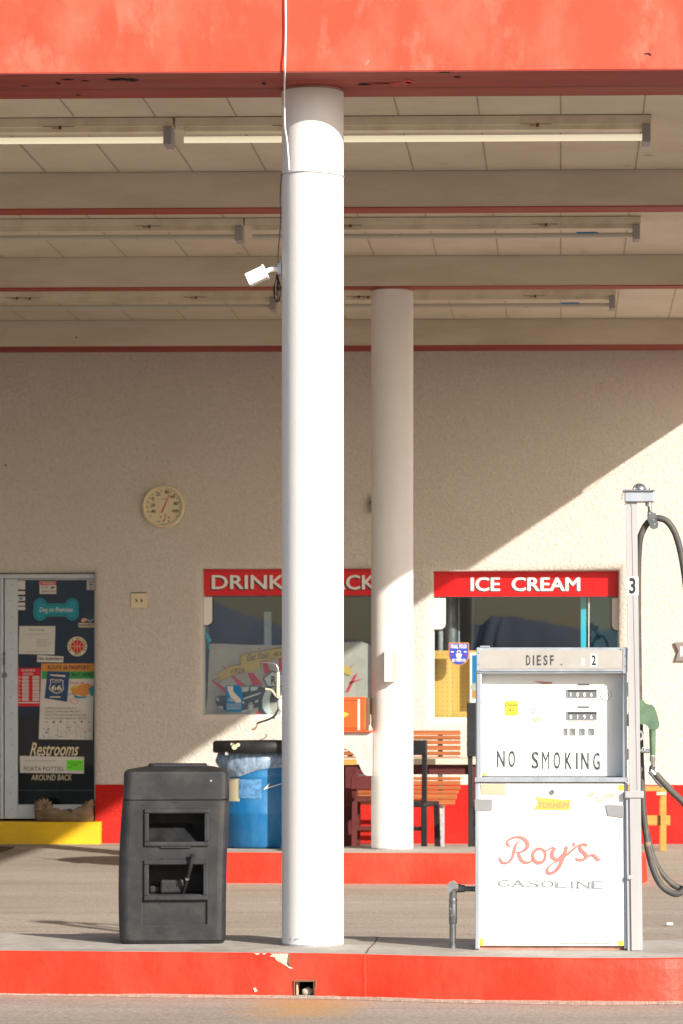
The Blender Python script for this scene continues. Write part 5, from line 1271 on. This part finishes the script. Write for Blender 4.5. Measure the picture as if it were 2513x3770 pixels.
for (x, y, r_) in ((1165, 210, 26), (1200, 195, 18), (1240, 230, 16), (1280, 255, 18), (1330, 215, 24), (1370, 200, 22), (1400, 215, 20), (1120, 150, 10), (1250, 265, 14)):
    n = 11; p = FL(x, y); m.poly([(p[0] + r_ * .23 * 1.1 * math.cos(2 * math.pi * i / n) * rr.uniform(.6, 1.2), p[1] + r_ * .23 * math.sin(2 * math.pi * i / n) * rr.uniform(.6, 1.2)) for i in range(n)], Yl - .0001 * r_ / 10)
m.build('residue', pu)
m = MB('roys_red'); st = 0
def sk(pts, w_):
    global st
    st += 1; m.stroke(pts, [x * .2308 for x in w_], Yl - .0003 * st, tf=FL, sub=10)
sk([(375, 712), (350, 705), (338, 680), (370, 645), (440, 625), (505, 640), (545, 690), (535, 735), (495, 768), (452, 776), (430, 770)], [14, 26, 20, 22, 24, 34, 40, 34, 22, 16, 8])
sk([(470, 662), (435, 690), (420, 730), (408, 775), (390, 835), (345, 880), (295, 878), (268, 838), (272, 825)], [10, 18, 30, 30, 24, 22, 28, 18, 8])
sk([(452, 776), (462, 812), (485, 855), (525, 880), (575, 868), (605, 835)], [22, 34, 36, 30, 18, 14])
sk([(690, 742), (640, 745), (600, 790), (608, 850), (650, 880), (700, 865), (725, 810), (705, 755), (670, 742)], [22, 34, 30, 34, 36, 28, 22, 20, 20])
sk([(705, 752), (740, 760), (775, 735), (810, 728)], [14, 14, 16, 20])
sk([(822, 735), (795, 770), (790, 815), (825, 845), (870, 825), (915, 770), (935, 715)], [24, 34, 38, 34, 22, 22, 30])
sk([(935, 730), (905, 820), (870, 900), (830, 955), (780, 985), (745, 975), (748, 930), (800, 885), (870, 850), (950, 790), (1040, 715), (1090, 698)], [28, 30, 36, 34, 28, 32, 18, 12, 20, 22, 18, 22])
sk([(1000, 680), (1010, 700), (998, 722)], [24, 20, 8])
sk([(1140, 712), (1105, 695), (1070, 715), (1075, 750), (1115, 785), (1132, 815), (1100, 848), (1050, 850), (1025, 832)], [26, 24, 26, 34, 36, 34, 26, 26, 12])
sk([(1100, 845), (1150, 815), (1195, 802), (1225, 825), (1250, 850), (1275, 838)], [12, 16, 26, 30, 26, 10])
m.build('script_lettering', pu)
m = MB('ink_faded')
x = 248
for chh, wd in zip('GASOLINE', (118, 135, 128, 125, 118, 60, 130, 115)):
    gi = 22 if chh == 'I' else 0
    m.text(chh, *FL(x + gi, 1052 + (x - 248) * .012), *FL(x + wd - gi, 1118 + (x - 248) * .022), Yl, bold=.0)
    if chh in 'AILN':
        for xx_ in ({'A': (8, wd - 8), 'I': (wd / 2,), 'L': (14,), 'N': (12, wd - 10)}[chh]): frect(m, FL, x + xx_ - 20, 1112 + (x - 248) * .022, x + xx_ + 20, 1120 + (x - 248) * .022, Yl - .0004)
    x += wd + 17
m.build('fuel_lettering', pu)
m = MB('ink_faded'); frect(m, FL, 270, 1668, 385, 1674, Yl); frect(m, FL, 860, 1680, 1370, 1686, Yl); m.build('smudge', pu)
# side fittings seen at the right edge
m = MB('steel')
for (y0, y1) in ((1567, 1600), (1640, 1668), (1720, 1745)): m.vbox(1440.5, y0, 1443.5, y1, YP + .1, .06)
m.build('side_latch', pu)

# ---------------------------------------------------------------- hose mast
YM = 14.84
mt = thing('hose_mast', 'tall pale grey metal mast with a number plate standing beside the pump', 'mast', (W(1464, 2182, YM)[0], YM + .03, .2))
def slant(x_top, y_top, x_bot, y_bot, w_, Y, d, mb):
    pts = [(x_top, y_top), (x_top + w_, y_top), (x_bot + w_, y_bot), (x_bot, y_bot)]; mb.poly(pts, Y, d)
m = MB('alu_paint'); m.cur = 'door_alu'; m.cur = 'white_alu' if 'white_alu' in M else 'alu_paint'
M['mast'] = mat('pale_grey_mast_paint', (.42, .42, .43), .5, .15, var=.06, scale=5, stretch=(4, 4, .4), dirt=(.45, .42, .38), dirt_amt=.3, dirt_scale=5)
m.cur = 'mast'
slant(1437.3, 1148, 1450.5, 2183, 25.5, YM, .05, m); m.build('post', mt, bevel=.003)
m = MB('seam'); slant(1449.5, 1160, 1462.6, 1815, .8, YM - .0012, .0012, m); m.build('groove', mt)
m = MB('mast'); slant(1437.8, 1822, 1441.5, 2185, 8.5, YM + .01, .05, m); m.vbox(1435, 1817, 1478, 1833, YM - .008, .07); m.vbox(1440, 2010, 1452, 2020, YM - .004, .05); m.build('mounting_strap', mt, bevel=.003)
# top head
FM = frame(1404, 1092, .1724)
def fm(x, y): return FM(x, y)
m = MB('alu'); a = FM(180, 348); b_ = FM(568, 206); m.vbox(a[0], b_[1], b_[0], a[1], YM - .02, .10); m.build('head_box', mt, bevel=.003)
m = MB('steel'); m.cur = 'chrome'; a = FM(152, 206); b_ = FM(584, 188); m.vbox(a[0], b_[1], b_[0], a[1], YM - .035, .13); m.build('cap_plate', mt, bevel=.002)
m = MB('chrome'); cxm, czm = W(*FM(372, 190), YM + .03); m.lathe(cxm, YM + .03, [(.034, czm), (.031, czm + .012), (.024, czm + .021), (.012, czm + .0285), (0, czm + .030)], 28)
for xx_ in (300, 470, 515): q = V3(FM(xx_, 188), YM); m.cyl(q[0], YM, q[2] - .002, q[2] + .008, .006, n=8)
m.build('dome', mt)
m = MB('chrome'); q = V3(FM(497, 350), YM + .03); m.cyl(q[0], YM + .03, q[2] - .022, q[2] + .006, .016, n=20); m.build('swivel', mt)
m = MB('steel'); m.tube([V3(FM(165, 212), YM), V3(FM(140, 260), YM), V3(FM(125, 280), YM), V3(FM(138, 318), YM), V3(FM(150, 280), YM), V3(FM(140, 258), YM)], .0012, 5); m.build('wire_pin', mt)
m = MB('sign_white'); a = FM(205, 1350); b_ = FM(360, 1598); m.rect(a[0], a[1], b_[0], b_[1], YM - .0022); m.m('ink').text('3', *FM(236, 1362), *FM(324, 1578), YM - .0035, bold=.03); m.build('number_plate', mt)
m = MB('chrome')
for (x, y) in ((264, 386), (182, 388), (190, 878)): m.disc(*FM(x, y), 2., YM - .003, 10, .004)
m.build('bolt', mt)

# ---------------------------------------------------------------- hose, clamp and nozzle
YH = 14.95
def hp(x, y, Y=YH): return V3((x, y), Y)
m = MB('rubber')
path = [hp(1506, 1778, 14.92), hp(1522, 1796, 14.92), hp(1545, 1820, 14.92), hp(1568, 1842, 14.92), hp(1602, 1884, 14.92), hp(1630, 1940, 14.93), hp(1630, 2010, 14.95), hp(1595, 2046, 14.97), hp(1556, 2038), hp(1522, 2010), hp(1500, 1970), hp(1486, 1920), hp(1477, 1860), hp(1470, 1700, 15.0), hp(1466, 1500, 15.0), hp(1465, 1340, 14.98), hp(1468, 1250), hp(1478, 1215), hp(1492, 1197), hp(1508, 1190), hp(1522, 1192)]
m.tube(path, .0156, 14, sub=6)
path2 = [hp(1512, 1190), hp(1530, 1196), hp(1546, 1216), hp(1558, 1248), hp(1568, 1295), hp(1576, 1360), hp(1584, 1500), hp(1592, 1700), hp(1604, 1900), hp(1590, 2010, 14.92), hp(1560, 2052, 14.90), hp(1525, 2040, 14.9), hp(1503, 2005, 14.9), hp(1490, 1955, 14.92), hp(1482, 1905, 14.95), hp(1474, 1880, 14.98), hp(1458, 1878, 15.0), hp(1430, 1878, 15.05)]
ho = m.build('fuel_hose'); tag(ho, 'long weathered black fuel hose looping from the mast down beside the pump', 'hose')
m = MB('rubber'); m.tube(path2, .0156, 14, sub=6); m.build('lower_loop', ho)
m = MB('tan_tape'); m.cur = 'drift'; m.tube([hp(1486, 1935, 14.93), hp(1494, 1975, 14.92), hp(1510, 2015, 14.92), hp(1532, 2040, 14.92)], .0176, 12); m.build('dusty_section', ho, label='dusty tan stretch at the bottom of the hose loop')
m = MB('steel'); m.tube([V3(FM(508, 405), YH - .04), V3(FM(515, 470), YH - .04)], [.009, .012], 10, smooth=False)
m.poly([FM(485, 470), FM(540, 480), FM(565, 500), FM(590, 500), FM(610, 555), FM(600, 590), FM(630, 640), FM(620, 690), FM(560, 708), FM(525, 690), FM(480, 590)], YH - .04, .06)
for p in ((510, 510), (560, 590), (575, 650)): m.m('chrome').disc(*FM(*p), 2.2, YH - .044, 8, .004)
cl = m.build('hose_clamp', bevel=.004); tag(cl, 'dark metal clamp holding the hose under the mast head', 'clamp')
# nozzle
YN = 14.93; FN = frame(1404, 1435.2, .2652)
nz = thing('fuel_nozzle', 'chipped green fuel nozzle hanging beside the mast', 'nozzle', hp(1495, 1700, YN))
m = MB('green'); m.poly([FN(*p) for p in [(225, 665), (252, 640), (272, 648), (300, 682), (322, 690), (350, 690), (372, 712), (392, 760), (412, 840), (414, 880), (400, 902), (372, 910), (328, 905), (318, 880), (290, 862), (255, 862), (225, 850)]], YN - .02, .045); m.build('body', nz, bevel=.009, seg=3)
m = MB('green'); m.tube([V3(FN(354, 890), YN), V3(FN(356, 1000), YN), V3(FN(357, 1128), YN)], [.0165, .0155, .0135], 14, smooth=False); m.build('handle', nz)
m = MB('chrome'); m.tube([V3(FN(355, 1130), YN), V3(FN(355, 1175), YN), V3(FN(360, 1190), YN), V3(FN(358, 1230), YN)], [.013, .014, .010, .010], 12, smooth=False)
m.tube([V3(FN(338, 1262), YN), V3(FN(372, 1300), YN), V3(FN(405, 1345), YN)], [.0155, .017, .016], 12, smooth=False); m.m('chrome').tube([V3(FN(400, 1338), YN), V3(FN(452, 1392), YN)], [.018, .018], 14, smooth=False); m.m('steel').tube([V3(FN(358, 1225), YN), V3(FN(350, 1255), YN), V3(FN(356, 1280), YN)], .014, 12); m.build('swivel_coupling', nz)
m = MB('chrome'); m.tube([V3(FN(330, 1095), YN), V3(FN(262, 1092), YN), V3(FN(225, 1085), YN)], .010, 10); m.tube([V3(FN(290, 1085), YN), V3(FN(275, 1060), YN), V3(FN(255, 1085), YN)], .004, 8); m.build('trigger_guard', nz)
m = MB('cream'); m.cur = 'scuff'; m.tube([V3(FN(225, 930), YN + .02), V3(FN(262, 930), YN + .02), V3(FN(266, 980), YN + .02), V3(FN(225, 1000), YN + .02)], .008, 8); m.build('trigger', nz)

# ---------------------------------------------------------------- side pipe
FP = frame(998.4, 1653.6, .3633); YPi = 14.98
pi_ = thing('standpipe', 'dark metal standpipe with an elbow and valve at the left of the pump', 'pipe', V3((1042, 2175), YPi))
zb_ = .2
pc = V3(FP(113, 1300), YPi)
m = MB('steel'); m.cyl(pc[0], YPi, zb_, V3(FP(113, 1285), YPi)[2], .0155, n=20); m.cur = 'steel'; m.build('lower_pipe', pi_)
m = MB('scuff'); m.cur = 'steel'; z_a = V3(FP(113, 1285), YPi)[2]; z_b = V3(FP(113, 1140), YPi)[2]
m.lathe(pc[0] + .001, YPi, [(.014, z_a - .005), (.019, z_a), (.0195, z_b - .02), (.017, z_b - .012), (.021, z_b), (.016, z_b + .012), (.013, z_b + .02)], 20)
m.m('chrome').disc(*FP(100, 1195), 1.8, YPi - .0225, 8); m.disc(*FP(106, 1235), 1.6, YPi - .0225, 8); m.build('valve_body', pi_)
m = MB('steel'); zc_ = V3(FP(118, 1070), YPi)[2]
m.tube([(pc[0] + .001, YPi, z_b + .005), (pc[0] + .002, YPi, zc_ - .01), (pc[0] + .012, YPi, zc_ + .004), (pc[0] + .04, YPi, zc_ + .004)], [.016, .020, .022, .020], 14)
c0 = Vector(V3(FP(98, 1062), YPi - .004)); m.m('chrome')
m.poly([FP(64, 1068), FP(90, 1028), FP(118, 1018), (FP(150, 1045)), FP(140, 1062), FP(112, 1072), FP(92, 1098)], YPi - .026, .05); m.build('elbow', pi_, bevel=.004)
m = MB('steel'); m.tube([(pc[0] + .03, YPi, zc_ + .003), (V3(FP(262, 1070), YPi)[0], YPi, zc_ + .001)], .0125, 14, smooth=False); m.tube([(pc[0] + .035, YPi, zc_ + .003), (pc[0] + .058, YPi, zc_ + .003)], .018, 14, smooth=False); m.build('side_pipe', pi_)

# ================================================================= LIGHT, SKY, CAMERA
SUN = Vector((.90, -1., .60)).normalized()
el = math.asin(SUN.z); az = math.atan2(SUN.x, SUN.y)
w = bpy.data.worlds.new('World'); sc.world = w; w.use_nodes = True
nt = w.node_tree; bg = nt.nodes['Background']; sky = nt.nodes.new('ShaderNodeTexSky'); sky.sky_type = 'NISHITA'; sky.sun_disc = False
sky.sun_elevation = el; sky.sun_rotation = az; sky.dust_density = 2.0; sky.altitude = 200
nt.links.new(sky.outputs[0], bg.inputs['Color']); bg.inputs['Strength'].default_value = .105
ld = bpy.data.lights.new('sun', 'SUN'); ld.energy = 4.7; ld.angle = R(.6); ld.color = (1, .93, .83)
lo_ = bpy.data.objects.new('sun', ld); COL.objects.link(lo_); lo_.rotation_euler = SUN.to_track_quat('Z', 'Y').to_euler()

cd = bpy.data.cameras.new('camera'); cam = bpy.data.objects.new('camera', cd); COL.objects.link(cam); sc.camera = cam
cam.location = (0, 0, ZC); cam.rotation_euler = (R(90), 0, TH)
cd.sensor_fit = 'VERTICAL'; cd.sensor_height = 36; cd.sensor_width = 24; cd.lens = F / 2352 * 36
cd.shift_x = (784 - XP) / 2352; cd.shift_y = (HZ - 1176) / 2352
cd.clip_end = 12000; cd.clip_start = .5
cd.dof.use_dof = True; cd.dof.focus_distance = 15.; cd.dof.aperture_fstop = 8.

sc.view_settings.view_transform = 'Standard'; sc.view_settings.look = 'None'; sc.view_settings.exposure = .6; sc.view_settings.gamma = 1
sc.render.engine = 'CYCLES'; sc.cycles.use_denoising = True
sc.cycles.max_bounces = 10; sc.cycles.diffuse_bounces = 6; sc.cycles.transparent_max_bounces = 12
